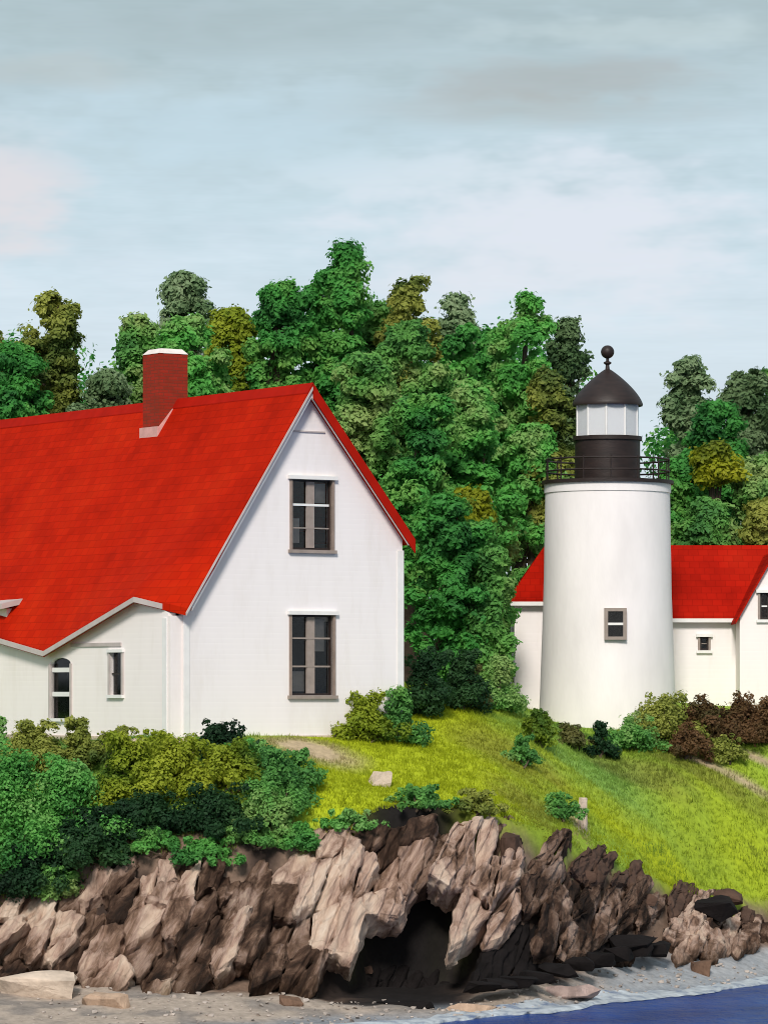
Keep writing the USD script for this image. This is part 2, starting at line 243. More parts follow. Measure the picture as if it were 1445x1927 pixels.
def ground(x, y):
    x, y = np.broadcast_arrays(np.asarray(x, float), np.asarray(y, float)); sh = x.shape; x, y = x.ravel(), y.ravel()
    yt, zt = np.interp(x, TOP[:, 0], TOP[:, 1]), np.interp(x, TOP[:, 0], TOP[:, 2])
    yf, zf = np.interp(x, FOOT[:, 0], FOOT[:, 1]), np.interp(x, FOOT[:, 0], FOOT[:, 2])
    yw = np.interp(x, SHORE[:, 0], SHORE[:, 1])
    cave = np.exp(-((x - xat(770, 79)) / 1.6) ** 4)            # the dark hollow in the rock face
    back = .55 + 1.9 * cave
    yf, yt2 = yf + back, np.maximum(yt, yf + back + .5)
    up = np.clip(RB(np.c_[x, np.clip(y, 60, 150)]), .5, 9)
    far = sstep((np.hypot(x * .8, (y - 120) * .8) - 95) / 60); up = up * (1 - far) - 4 * far
    z = np.where(y >= yt2, up, 0)
    face = zf + (np.minimum(zt, up) - zf) * np.clip((y - yf) / np.maximum(yt2 - yf, .1), 0, 1) ** 1.25
    z = np.where((y < yt2) & (y >= yf), face, z)
    z = np.where((y < yf) & (y >= yw), zf * ((y - yw) / np.maximum(yf - yw, .1)) ** 1.2, z)
    z = np.where(y < yw, np.maximum((y - yw) * .16, -4), z)
    p = np.c_[x, y, 0 * x]
    rough = np.where(y > yt2 + .3, .12, .22) * np.where(y < yw, .3, 1)
    z = z + rough * (meshkit.fbm(p * .8, 4, 3) - .5) * np.where(y > yt2, 1.0, 1.0)
    return z.reshape(sh)
DD = np.arange(78.5, 106, .1)
def stand(px, row):
    """Distance at which the ground, seen at px, reaches the given picture row (never in front of the cliff edge)."""
    x = xat(px, DD); e = np.interp(x, TOP[:, 0], TOP[:, 1]); rw = HY - (ground(x, DD) - EYE) / DD * F
    ok = (DD > e - .25) & (rw <= row); return float(DD[np.argmax(ok)]) if ok.any() else 95.0
def blob(x, y, px, d, rx, ry, soft=1.0):
    x0 = xat(px, d); return np.clip(1.4 - np.hypot((x - x0) / rx, (y - d) / ry), 0, 1)
def ground_tint(x, y, z):
    n1 = meshkit.fbm(np.c_[x * .45, y * .45, 0 * x], 4, 21)[:, None]; n2 = meshkit.fbm(np.c_[x * 1.6, y * 1.6, 0 * x], 4, 22)[:, None]
    mixc = lambda c, a, w: c * (1 - w) + np.array(a) * w
    yt = np.interp(x, TOP[:, 0], TOP[:, 1]); yf = np.interp(x, FOOT[:, 0], FOOT[:, 1]); cv_ = np.exp(-((x - xat(770, 79)) / 1.6) ** 4); yt = np.maximum(yt, yf + 1.05 + 1.9 * cv_)
    c = np.tile([.25, .38, .040], (len(x), 1)).astype(float)
    c = mixc(c, [.14, .28, .050], sstep((n1 - .47) * 7))
    yel = np.maximum.reduce([blob(x, y, 780, 85.5, 3.0, 4.5), blob(x, y, 900, 90, 3.2, 3.5), blob(x, y, 690, 82.5, 2.0, 2.2), blob(x, y, 1380, 92, 4.0, 4.0) * .5, blob(x, y, 1200, 89.5, 2.5, 1.6) * .8])[:, None]
    c = mixc(c, [.37, .43, .012], np.clip(yel * 1.25 * (.65 + .8 * n2), 0, 1))
    c = mixc(c, [.20, .36, .07], np.clip(blob(x, y, 1060, 91.5, 1.9, 2.0)[:, None] * 1.2 * n2 * 1.6, 0, .85))
    olive = np.maximum.reduce([blob(x, y, 960, 88.5, 1.2, 1.3), blob(x, y, 1210, 93.0, 1.2, .8), blob(x, y, 1000, 85.5, .9, 1.0), blob(x, y, 1330, 94.5, 1.4, .7)])[:, None]
    c = mixc(c, [.13, .105, .035], np.clip(olive * n2 * 1.4, 0, .5))
    soil = np.maximum.reduce([blob(x, y, 590, 84.4, 1.0, .8), blob(x, y, 1360, stand(1360, 1452), 1.2, .2), blob(x, y, 1430, stand(1430, 1432), .8, .2), blob(x, y, 1090, 87.0, .2, .5)])[:, None]
    c = mixc(c, [.44, .33, .22], np.clip(soil * 1.3 * (n2 + .35), 0, .95))
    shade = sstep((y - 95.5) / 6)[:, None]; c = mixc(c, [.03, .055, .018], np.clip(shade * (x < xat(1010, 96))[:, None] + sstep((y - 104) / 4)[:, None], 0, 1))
    rock = sstep((yt + .10 + .7 * (x < xat(560, 80)) - y + (n2[:, 0] - .5) * 1.2) / .5)[:, None]
    c = mixc(c, [.20, .135, .10], rock); c = mixc(c, [.045, .030, .024], np.clip(rock * sstep((.52 - n2) * 8), 0, 1))
    beach = sstep((yf + .4 - y + (n2[:, 0] - .5) * 1.0) / .5)[:, None]
    c = mixc(c, [.38, .31, .255], beach); c = mixc(c, [.24, .205, .18], beach * sstep((.5 - n2) * 8)); c = mixc(c, [.31, .335, .365], beach * sstep((x - xat(1020, 82)) / 2.0)[:, None] * .75)
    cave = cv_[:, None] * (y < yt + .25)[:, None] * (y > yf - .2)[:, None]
    c = mixc(c, [.012, .010, .010], cave)  # shade of the hollow put into the ground colour
    wet = sstep((.16 - z) / .14)[:, None]; c = mixc(c, [.22, .24, .27], wet * .8)
    return np.clip(c, .004, .6)
def axis(lo, hi, step, far_lo, far_hi):
    a = list(np.arange(lo, hi + step / 2, step)); s = step
    while a[-1] < far_hi: s *= 1.25; a.append(a[-1] + s)
    s = step; b = [lo]
    while b[-1] > far_lo: s *= 1.25; b.append(b[-1] - s)
    return np.array(b[:0:-1] + a)
def grid(xs, ys):
    X, Y = np.meshgrid(xs, ys); nx, ny = len(xs), len(ys)
    i = (np.arange(ny - 1)[:, None] * nx + np.arange(nx - 1)[None]).ravel()
    return X.ravel(), Y.ravel(), np.vstack([np.c_[i, i + 1, i + nx + 1], np.c_[i, i + nx + 1, i + nx]])
xs, ys = axis(-13, 14, .16, -230, 230), axis(68, 100, .16, 40, 330)
X, Y, FACES = grid(xs, ys); Z = ground(X, Y)
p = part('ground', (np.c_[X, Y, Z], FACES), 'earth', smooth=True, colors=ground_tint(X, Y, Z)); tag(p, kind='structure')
v = np.array([[-4000, -4000, 0], [4000, -4000, 0], [4000, 6000, 0], [-4000, 6000, 0.]])
tag(part('water', (v, np.array([[0, 1, 2], [0, 2, 3]])), 'water'), kind='structure')

# ------------------------------------------------------------------ mesh helpers for buildings
class Frame:
    def __init__(s, o, theta):
        s.o = np.array(o, float); c, k = math.cos(theta), math.sin(theta); s.R = np.array([[c, -k, 0], [k, c, 0], [0, 0, 1.0]])
    def pt(s, u, v, z): return s.o + s.R @ np.array([u, v, z])
    def mesh(s, m): m = m.copy(); m.vertices = np.asarray(m.vertices) @ s.R.T + s.o; return m
    def box(s, u0, u1, v0, v1, z0, z1, ch=0.0):
        m = trimesh.creation.box([u1 - u0, v1 - v0, z1 - z0]); m.apply_translation([(u0 + u1) / 2, (v0 + v1) / 2, (z0 + z1) / 2]); return s.mesh(m)
    def uwall(s, poly, v0, v1):
        """poly in (u, z), extruded along v."""
        m = trimesh.creation.extrude_polygon(poly, abs(v1 - v0), engine='earcut'); a = np.asarray(m.vertices)
        m.vertices = np.c_[a[:, 0], min(v0, v1) + a[:, 2], a[:, 1]]; m.fix_normals(); return s.mesh(m)
    def vwall(s, poly, u0, u1):
        """poly in (v, z), extruded along u."""
        m = trimesh.creation.extrude_polygon(poly, abs(u1 - u0), engine='earcut'); a = np.asarray(m.vertices)
        m.vertices = np.c_[min(u0, u1) + a[:, 2], a[:, 0], a[:, 1]]; m.fix_normals(); return s.mesh(m)
def slab(fr, rows, th):
    """A sheet through rows of (u, v, z) points, thickened downwards."""
    rows = [np.array(r, float) for r in rows]; ny, nx = len(rows), len(rows[0]); a = np.vstack(rows); b = a - [0, 0, th]
    n = len(a); f = []
    for j in range(ny - 1):
        for i in range(nx - 1):
            k = j * nx + i; f += [[k, k + 1, k + nx + 1], [k, k + nx + 1, k + nx], [n + k, n + k + nx + 1, n + k + 1], [n + k, n + k + nx, n + k + nx + 1]]
    rim = [i for i in range(nx)] + [j * nx + nx - 1 for j in range(1, ny)] + [(ny - 1) * nx + i for i in range(nx - 2, -1, -1)] + [j * nx for j in range(ny - 2, 0, -1)]
    for i in range(len(rim)):
        p0, p1 = rim[i], rim[(i + 1) % len(rim)]; f += [[p0, n + p0, n + p1], [p0, n + p1, p1]]
    m = trimesh.Trimesh(np.vstack([a, b]), f, process=False); m.fix_normals(); return fr.mesh(m)
def strip(fr, pts, w, h, along='v'):
    """A board of width w (towards the outside) and height h following (u, v, z) points."""
    out = []
    for a, b in zip(pts[:-1], pts[1:]):
        a, b = np.array(a, float), np.array(b, float)
        off = np.array([-w, 0, 0]) if along == 'v' else np.array([0, -w, 0])
        q = [a, b, b - [0, 0, h], a - [0, 0, h]]; q = np.array(q + [x + off for x in q])
        out.append(trimesh.convex.convex_hull(q))
    return fr.mesh(cat(*out))
def window_u(fr, parent, u0, u1, z0, z1, v, cols, rows, style, sgn=1):
    """A window in a wall that faces -v at v; the opening is already cut."""
    w = thing_part('window', parent)
    c = .055
    frame = [fr.box(u0 - c, u0, v - .04, v + .10, z0, z1), fr.box(u1, u1 + c, v - .04, v + .10, z0, z1)]
    part('casing', cat(*frame), style.get('casing', 'brown_frame'), w)
    part('hood', fr.box(u0 - c - .05, u1 + c + .05, v - .09, v + .10, z1 + .002, z1 + .085), style.get('hood', 'white_trim'), w)
    part('sill', fr.box(u0 - c - .04, u1 + c + .04, v - .08, v + .10, z0 - .075, z0 - .002), style.get('sill', 'taupe'), w)
    fw = .045; vi = v + .06
    part('sash', cat(fr.box(u0, u0 + fw, vi, vi + .05, z0, z1), fr.box(u1 - fw, u1, vi, vi + .05, z0, z1), fr.box(u0 + fw, u1 - fw, vi, vi + .05, z0, z0 + fw), fr.box(u0 + fw, u1 - fw, vi, vi + .05, z1 - fw, z1)), style.get('sash', 'black_iron'), w)
    mw = style.get('mullion', .04); us = [u0 + fw] + [u0 + (u1 - u0) * k / cols for k in range(1, cols)] + [u1 - fw]
    zs = [z0 + fw] + [z0 + (z1 - z0) * r for r in rows] + [z1 - fw]
    for k in range(1, cols): part('mullion', fr.box(us[k] - mw / 2, us[k] + mw / 2, vi - .012, vi + .04, z0 + fw, z1 - fw), style.get('mull_mat', 'taupe'), w)
    for j in range(1, len(zs) - 1):
        h = style.get('bar', [.025] * 9)[j - 1]
        part('glazing_bar', fr.box(u0 + fw, u1 - fw, vi - .02, vi - .013, zs[j] - h / 2, zs[j] + h / 2), style.get('bar_mat', ['taupe'] * 9)[j - 1], w)
    for k in range(cols):
        for j in range(len(zs) - 1):
            part('pane', fr.box(us[k] + .003, us[k + 1] - .003, vi + .042, vi + .048, zs[j], zs[j + 1]), 'glass', w)
    if style.get('blind'):
        for a, b, cc, d in style['blind']: part('curtain', fr.box(u0 + (u1 - u0) * a, u0 + (u1 - u0) * b, vi + .12, vi + .13, z0 + (z1 - z0) * cc, z0 + (z1 - z0) * d), 'taupe', w)
    return w
def thing_part(name, parent):
    return UsdGeom.Xform.Define(stage, numbered(name, str(parent.GetPath())))

# ------------------------------------------------------------------ the red-roofed cottage
TH = math.radians(34)
HB = 5.25
O = np.array([xat(345, 84), 84.0, 0.0]); H = Frame(O, TH)
house = thing('white_house', 'large white house with steep red roof, brick chimney and tall gable facing the water', 'house', (O[0], O[1], HB))
WD, UA, LEN = 5.66, 3.1, 14.0
ZR, SL, SR = 13.12, 1.535, 1.235
zl = lambda u: ZR - SL * (UA - u)
zr_ = lambda u: ZR - SR * (u - UA)
TK = .16
def opening(frame_fn=None): pass
def from_px(px, py, vplane):
    """(u, z) where a ray through a picture position meets the plane v = vplane of the house."""
    d = np.array([(px - HX) / F, 1.0, (HY - py) / F]); e = np.array([0, 0, EYE]); n = H.R[:, 1]
    t = ((H.o + n * vplane - e) @ n) / (d @ n); p = e + d * t; l = H.R.T @ (p - H.o); return l[0], l[2]
def from_px_v(px, py, uplane):
    d = np.array([(px - HX) / F, 1.0, (HY - py) / F]); e = np.array([0, 0, EYE]); n = H.R[:, 0]
    t = ((H.o + n * uplane - e) @ n) / (d @ n); p = e + d * t; l = H.R.T @ (p - H.o); return l[1], l[2]
W1 = [*from_px(549, 1034, 0), *from_px(624, 904, 0)]; W2 = [*from_px(548, 1309, 0), *from_px(626, 1158, 0)]
gable = Polygon([(0, HB - .9), (WD, HB - .9), (WD, zr_(WD) - TK), (UA, ZR - TK), (0, zl(0) - TK)])
for a in (W1, W2): gable = gable.difference(sbox(a[0], a[1], a[2], a[3]))
part('gable_wall', H.uwall(gable, 0, .20), 'white_boards', house)
# eave line of the swept lower roof: (v, u, z)
EAVE = [(-.30, -.10, zl(-.10)), (.30, -.34, 8.34), (1.2, -.50, 8.50), (5.2, -.50, 7.36), (8.5, -.50, 7.86), (14.3, -.50, 7.2)]
UW = -.30
ev = np.array(EAVE)
vs = np.array([.15, .6, 1.2, 2.2, 3.2, 4.2, 5.2, 6.5, 8.5, 11, 14.0])
# where the lower sheet passes the wall line
A_U = 1.3
def low_z(v, u):
    ue, ze = np.interp(v, ev[:, 0], ev[:, 1]), np.interp(v, ev[:, 0], ev[:, 2]); t = (u - ue) / (A_U - ue); return ze + (zl(A_U) - ze) * t
side = Polygon([(.15, HB - .9)] + [(14.0, HB - .9)] + [(v_, low_z(v_, UW) - TK - .01) for v_ in vs[::-1]])
def vrect(px0, py0, px1, py1):
    a, b = from_px_v(px0, py0, UW), from_px_v(px1, py1, UW); return min(a[0], b[0]), min(a[1], b[1]), max(a[0], b[0]), max(a[1], b[1])
S1 = vrect(96, 1352, 133, 1238); S2 = vrect(208, 1308, 230, 1228)
from shapely import affinity
from shapely.geometry import Point
arch = lambda a: sbox(a[0], a[1], a[2], a[3] - .13).union(affinity.scale(Point((a[0] + a[2]) / 2, a[3] - .13).buffer(1, 24), (a[2] - a[0]) / 2, .13))
side = side.difference(arch(S1)).difference(sbox(*S2))
part('side_wall', H.vwall(side, UW, UW + .20), 'cream_boards', house)
part('corner_wall', H.box(UW, -.002, .15 - .12, .148, HB - .9, 8.05), 'cream_boards', house)
part('rear_gable_wall', H.uwall(Polygon([(UW, HB - .9), (WD, HB - .9), (WD, zr_(WD) - TK - .02), (UA, ZR - TK - .02), (.2, zl(.2) - TK - .02), (UW, 6.8)]), 13.6, 13.8), 'white_boards', house)
part('far_side_wall', H.box(WD - .2, WD - .002, .203, 13.59, HB - .9, zr_(WD) - TK - .01), 'white_boards', house)
part('floor', H.box(0, WD - .21, .21, 13.5, HB - .3, HB - .2), 'interior', house)
part('inner_wall', H.box(.05, WD - .3, 1.8, 1.9, HB - .19, 8.0), 'interior', house)
part('inner_wall', H.box(1.3, WD - 1.2, 1.8, 1.9, 8.003, 10.0), 'interior', house)
part('inner_wall', H.box(1.6, 1.7, 2.0, 13.4, HB - .19, 9.6), 'interior', house)
# roof: left slope in finely cut rows so that the sheet can sag a little
def jit(v, u): return .030 * (meshkit.fbm(np.array([[v * .6, u * .9, 0]]), 3, 5)[0] - .5)
vr = np.r_[-.30, .30, 1.2, 2.2, 3.2, 4.2, 5.2, 6.3, 7.4, 8.5, 10, 12, 14.3]
rows = [[(u, v_, zl(u) + jit(v_, u)) for v_ in vr] for u in (UA, 2.5, 1.9, A_U)]
mid = []; low = []
for v_ in vr:
    ue, ze = np.interp(v_, ev[:, 0], ev[:, 1]), np.interp(v_, ev[:, 0], ev[:, 2])
    mid.append(((A_U + ue) / 2, v_, (zl(A_U) + ze) / 2 - .05)); low.append((ue, v_, ze))
roof_l = slab(H, rows + [mid, low], TK)
part('roof', roof_l, 'red_roof', house, smooth=12)
part('roof', slab(H, [[(UA + .004, -.30, ZR), (UA + .004, 14.3, ZR)], [(WD + .10, -.30, zr_(WD + .10)), (WD + .10, 14.3, zr_(WD + .10))]], TK), 'red_roof', house)
# barge boards on the gable
part('barge_board', strip(H, [(UA, -.302, ZR - .015), (WD + .12, -.302, zr_(WD + .12) - .015)], .04, .30, 'u'), 'red_trim', house)
part('barge_board', strip(H, [(-.12, -.302, zl(-.12) - .06), (UA - .01, -.302, ZR - .06)], .03, .07, 'u'), 'grey_trim', house)
part('rake_moulding', strip(H, [(.05, -.22, zl(.05) - TK - .01), (UA - .01, -.22, ZR - TK - .01), (WD, -.22, zr_(WD) - TK - .01)], .05, .12, 'u'), 'white_trim', house)
part('gable_collar', H.uwall(Polygon([(UA - .42, ZR - 1.03), (UA + .5, ZR - 1.03), (UA + .5, ZR - 1.00), (UA - .42, ZR - 1.00)]), -.03, -.003), 'grey_trim', house)
part('eave_board', strip(H, [(e[1] - .001, e[0], e[2] - .03) for e in EAVE[1:]], .035, .11, 'v'), 'grey_trim', house)
part('ridge_cap', cat(slab(H, [[(UA - .14, -.31, zl(UA - .14) + .03), (UA - .14, 14.3, zl(UA - .14) + .03)], [(UA, -.31, ZR + .035), (UA, 14.3, ZR + .035)], [(UA + .14, -.31, zr_(UA + .14) + .03), (UA + .14, 14.3, zr_(UA + .14) + .03)]], .025)), 'red_trim', house)
part('porch_frieze', H.box(UW - .03, UW - .002, 2.1, 4.3, 7.42, 7.50), 'grey_trim', house)
part('corner_board', H.box(UW - .025, UW - .002, .16, .34, HB - .6, 8.0), 'white_trim', house)
part('corner_board', H.box(-.002, .14, -.025, -.002, HB - .6, zl(0) - .5), 'white_trim', house)
part('corner_board', H.box(WD - .14, WD + .022, -.025, -.002, HB - .6, zr_(WD) - .4), 'white_trim', house)
part('foundation', cat(H.box(-.02, WD + .05, -.06, -.003, HB - .9, HB + .22), H.box(UW - .06, UW - .003, .1, 14, HB - .9, HB + .2)), 'rock_pale', house)
gs = dict(mullion=.20, mull_mat='taupe', bar=[.028, .05], bar_mat=['taupe', 'white_trim'], casing='brown_frame', hood='white_trim', sill='taupe', sash='black_iron', blind=[(.05, .30, .1, .45), (.60, .95, .68, .95)])
window_u(H, house, W1[0], W1[2], W1[1], W1[3], 0, 2, [.31, .64], gs)
gs2 = dict(gs, bar=[.035, .035], bar_mat=['taupe', 'taupe'], blind=[(.1, .42, .05, .3), (.55, .9, .55, .95)])
window_u(H, house, W2[0], W2[2], W2[1], W2[3], 0, 2, [.36, .71], gs2)
def window_v(fr, parent, v0, v1, z0, z1, u, rows, bars, barmat='white_trim', arched=False):
    w = thing_part('window', parent)
    part('casing', cat(fr.box(u - .035, u + .1, v0 - .07, v0, z0, z1 - .13 * arched), fr.box(u - .035, u + .1, v1, v1 + .07, z0, z1 - .13 * arched)), 'grey_trim', w)
    if not arched: part('hood', fr.box(u - .06, u + .1, v0 - .09, v1 + .09, z1 + .002, z1 + .07), 'white_trim', w)
    part('sill', fr.box(u - .07, u + .1, v0 - .09, v1 + .09, z0 - .07, z0 - .002), 'white_trim', w)
    zs = [z0] + [z0 + (z1 - z0) * r for r in rows] + [z1]
    for j in range(1, len(zs) - 1): part('glazing_bar', fr.box(u + .03, u + .07, v0, v1, zs[j] - bars / 2, zs[j] + bars / 2), barmat, w)
    for j in range(len(zs) - 1): part('pane', fr.box(u + .073, u + .078, v0, v1, zs[j] + .002, zs[j + 1] - .002), 'glass', w)
window_v(H, house, S1[0], S1[2], S1[1], S1[3], UW, [.40, .80], .10, arched=True)
window_v(H, house, S2[0], S2[2], S2[1], S2[3], UW, [.5], .03, 'black_iron')
# little dormer at the left edge of the picture
dv0, dv1 = 7.5, 11
du = -.2; zb = low_z(6.9, du)
part('dormer_wall', H.box(du, 1.9, dv0, dv1, zb - .5, zb + .26), 'white_boards', house)
part('dormer_roof', slab(H, [[(2.2, dv0 - .2, zb + .95), (2.2, dv1 + .2, zb + .95)], [(du - .25, dv0 - .2, zb + .36), (du - .25, dv1 + .2, zb + .36)]], .12), 'grey_trim', house)
# chimney
cv = 5.6; cu = UA - .10
def ray_v():
    best = min(np.arange(3, 9, .02), key=lambda v_: abs((lambda p: HX + F * p[0] / p[1])(H.pt(UA, v_, 0)) - 318)); return best
cv = ray_v(); zt = EYE + (HY - 668) / F * H.pt(UA, cv, 0)[1]
chim = thing_part('chimney', house)
cw = .375
part('stack', H.box(cu - cw, cu + cw, cv - cw, cv + cw, ZR - 1.2, zt), 'chimney_brick', chim)
cp = np.array([[cu + a * (cw + .012), cv + b * (cw + .012), zt + .002] for a in (-1, 1) for b in (-1, 1)] + [[cu + a * cw * .75, cv + b * cw * .75, zt + .12] for a in (-1, 1) for b in (-1, 1)])
part('cap', H.mesh(trimesh.convex.convex_hull(cp)), 'mortar_cap', chim)
fl = cu - cw - .02
part('flashing', cat(H.uwall(Polygon([(fl - .05, zl(fl - .05) - .05), (fl + .45, zl(fl + .45) - .05), (fl + .45, zl(fl + .45) - .02), (fl - .05, zl(fl - .05) + .16)]), cv - cw - .035, cv - cw - .003),
     H.box(fl - .06, fl, cv - cw - .03, cv + cw + .03, zl(fl) - .1, zl(fl) + .14)), 'pink_flashing', chim)

# ------------------------------------------------------------------ lighthouse
LD = 100.0; LB = 5.0
lx = xat(1143, LD); LZ = lambda py: EYE + (HY - py) / F * LD
LS = F / LD
light = thing('lighthouse', 'white round lighthouse tower with black gallery, glazed lantern and black domed cap', 'lighthouse', (lx, LD, LB))
def rev(profile, sec=48, phase=0.0, center=None):
    m = trimesh.creation.revolve(np.array(profile, float), sections=sec); m.apply_transform(trimesh.transformations.rotation_matrix(phase, [0, 0, 1])); m.apply_translation([lx, LD, 0] if center is None else center); return m
rt, rb = 117 / LS, 127 / LS
zt_ = LZ(912)
tz = np.linspace(4.3, zt_, 18); tr = np.interp(tz, [4.3, LZ(1300), LZ(1120), zt_], [rb * 1.05, rb * 1.0, rt * 1.03, rt])
tower = rev([(0, 4.3)] + list(zip(tr, tz)) + [(0, zt_)], 64)
# window opening through the tower wall
wz0, wz1, wx = LZ(1200), LZ(1153), xat(1157, LD - 1.5)
part('tower', tower, 'tower_white', light, smooth=40)
def arcband(r0, r1, z0, z1, sec=48): return rev([(r0, z0), (r1, z0), (r1, z1), (r0, z1), (r0, z0)], sec)
part('cornice', arcband(rt - .05, rt + .03, zt_ - .22, zt_ - .001, 64), 'tower_white', light, smooth=40)
part('gallery_deck', rev([(0, zt_ + .002), (rt + .10, zt_ + .002), (rt + .10, zt_ + .09), (0, zt_ + .09)], 64), 'black_iron', light, smooth=40)
zd = zt_ + .092; rl = 60 / LS
drum_top = LZ(822)
part('lantern_drum', rev([(0, zd), (rl + .02, zd), (rl + .02, drum_top - .1), (rl + .07, drum_top - .1), (rl + .07, drum_top), (0, drum_top)], 48), 'black_iron', light, smooth=40)
zc_ = LZ(762)
# lantern room: eight panes between eight posts
NP = 10
for k in range(NP):
    a = 2 * math.pi * (k + .35) / NP; a2 = 2 * math.pi * (k + 1.35) / NP; r = rl - .02
    p0, p1 = np.array([lx + r * math.cos(a), LD + r * math.sin(a)]), np.array([lx + r * math.cos(a2), LD + r * math.sin(a2)])
    m = trimesh.creation.cylinder(.030, zc_ - drum_top, sections=8); m.apply_translation([*p0, (zc_ + drum_top) / 2]); part('lantern_post', m, 'white_trim', light, smooth=40)
    n = (p0 + p1) / 2 - [lx, LD]; n = n / np.linalg.norm(n); t = (p1 - p0) / np.linalg.norm(p1 - p0); q0, q1 = p0 + t * .03, p1 - t * .03
    c8 = np.array([[*(q + n * s), z] for q in (q0, q1) for s in (0, .012) for z in (drum_top + .003, zc_ - .003)])
    part('lantern_pane', trimesh.convex.convex_hull(c8), 'lantern_glass', light)
part('lens', rev([(0, drum_top + .003), (.16, drum_top + .003), (.16, drum_top + .1), (.22, drum_top + .2), (.25, drum_top + .4), (.22, drum_top + .6), (.12, drum_top + .7), (0, drum_top + .7)], 24), 'blind', light, smooth=40)
part('lantern_blind', rev([(rl - .075, drum_top + .003), (rl - .065, drum_top + .003), (rl - .065, zc_ - .04), (rl - .075, zc_ - .04), (rl - .075, drum_top + .003)], 40), 'white_trim', light, smooth=40)
zp = LZ(694); ro = 66 / LS
prof = [(0, zc_ + .05), (ro - .05, zc_), (ro, zc_ - .03), (ro + .01, zc_ + .02)] + [(ro * (1 - t ** 1.35) ** .92 + .05 * t, zc_ + .03 + (zp - zc_ - .03) * t) for t in np.linspace(.04, .98, 14)] + [(0, zp + .01)]
part('dome_roof', rev(prof, 40), 'black_iron', light, smooth=35)
zb0, zbc = zp, LZ(662)
part('finial_neck', rev([(0, zp - .02), (.06, zp - .02), (.045, zp + .10), (.10, zp + .14), (.10, zp + .17), (.04, zp + .2), (.04, zbc - .1), (0, zbc - .1)], 16), 'black_iron', light, smooth=40)
m = trimesh.creation.icosphere(3, .17); m.apply_translation([lx, LD, zbc]); part('finial_ball', m, 'black_iron', light, smooth=True)
rg = rt - .01
for zz in (LZ(866), LZ(888)): part('gallery_rail', rev([(rg + .022 * math.cos(t), zz + .022 * math.sin(t)) for t in np.linspace(0, 2 * math.pi, 9)], 48), 'black_iron', light, smooth=60)
for k in range(14):
    a = 2 * math.pi * (k + .5) / 14; m = trimesh.creation.cylinder(.018, LZ(862) - zd, sections=8); m.apply_translation([lx + rg * math.cos(a), LD + rg * math.sin(a), (LZ(862) + zd) / 2]); part('rail_post', m, 'black_iron', light, smooth=40)
# tower window: box frame let into the curve
TF = Frame([0, 0, 0], 0)
yf_ = LD - math.sqrt(np.interp((wz0 + wz1) / 2, tz, tr) ** 2 - (wx - lx) ** 2)
yf_ -= .06
w = thing_part('window', light); hw = 14 / LS
part('casing', cat(TF.box(wx - hw - .09, wx - hw, yf_ - .06, yf_ + .15, wz0 - .08, wz1 + .08), TF.box(wx + hw, wx + hw + .09, yf_ - .06, yf_ + .15, wz0 - .08, wz1 + .08), TF.box(wx - hw, wx + hw, yf_ - .06, yf_ + .15, wz1, wz1 + .08), TF.box(wx - hw, wx + hw, yf_ - .07, yf_ + .15, wz0 - .08, wz0)), 'taupe', w)
part('recess_shade', TF.box(wx - hw, wx + hw, yf_ - .012, yf_ + .12, wz0, wz1), 'shade_black', w)  # solid black block painting the dark behind the panes; no opening is cut
part('glazing_bar', TF.box(wx - hw, wx + hw, yf_ - .045, yf_ - .03, (wz0 + wz1) / 2 - .03, (wz0 + wz1) / 2 + .03), 'white_trim', w)
for a, b in ((wz0, (wz0 + wz1) / 2 - .032), ((wz0 + wz1) / 2 + .032, wz1)): part('pane', TF.box(wx - hw, wx + hw, yf_ - .024, yf_ - .018, a + .002, b - .002), 'glass', w)

# ------------------------------------------------------------------ low buildings behind the tower
def gabled(fr, parent, u0, u1, v0, v1, zb, ze, zrd, wall, roofm, hip_left=0.0, oh=.18, oe=.2, cuts=()):
    """A small block with its ridge along u; front wall at v0."""
    vm = (v0 + v1) / 2
    front = sbox(u0, zb, u1, ze)
    for c in cuts: front = front.difference(sbox(*c))
    part('front_wall', fr.uwall(front, v0, v0 + .15), wall, parent)
    part('rear_wall', fr.box(u0, u1, v1 - .15, v1, zb, ze), wall, parent)
    s = (zrd - ze) / (vm - v0)
    side = Polygon([(v0 + .152, zb), (v1 - .152, zb), (v1 - .152, ze - .02), (vm, zrd - .17 - (s * .15 if not hip_left else 0)), (v0 + .152, ze - .02)])
    low_side = sbox(v0 + .152, zb, v1 - .152, ze - .02)
    part('end_wall', fr.vwall(low_side if hip_left else side, u0 + .002, u0 + .15), wall, parent); part('end_wall', fr.vwall(side, u1 - .15, u1 - .002), wall, parent)
    ul = u0 - oh + hip_left
    for sg in (-1, 1):
        ve = v0 - oe if sg < 0 else v1 + oe; zz = ze - s * oe + .10
        part('roof', slab(fr, [[(ul if hip_left else u0 - oh, vm + .002 * sg, zrd), (u1 + oh, vm + .002 * sg, zrd)], [(u0 - oh, ve, zz), (u1 + oh, ve, zz)]], .10), roofm, parent)
    if hip_left:
        zz = ze - s * oe + .10
        part('roof', slab(fr, [[(ul - .004, vm - .004, zrd - .003), (ul - .004, vm + .004, zrd - .003)], [(u0 - oh - .003, v0 - oe, zz), (u0 - oh - .003, v1 + oe, zz)]], .09), roofm, parent)
    part('fascia', fr.box(u0 - oh + .02, u1 + oh - .02, v0 - oe - .03, v0 - oe + .02, ze - s * oe - .07, ze - s * oe + .03), 'white_trim', parent)
D1 = 101.2; S1_ = F / D1; z1 = lambda py, d=D1: EYE + (HY - py) / F * d
shed = thing('lighthouse_shed', 'low white shed with red hipped roof showing at the left of the lighthouse tower', 'shed', (xat(1020, D1), D1, 5.4))
G1 = Frame([0, 0, 0], 0)
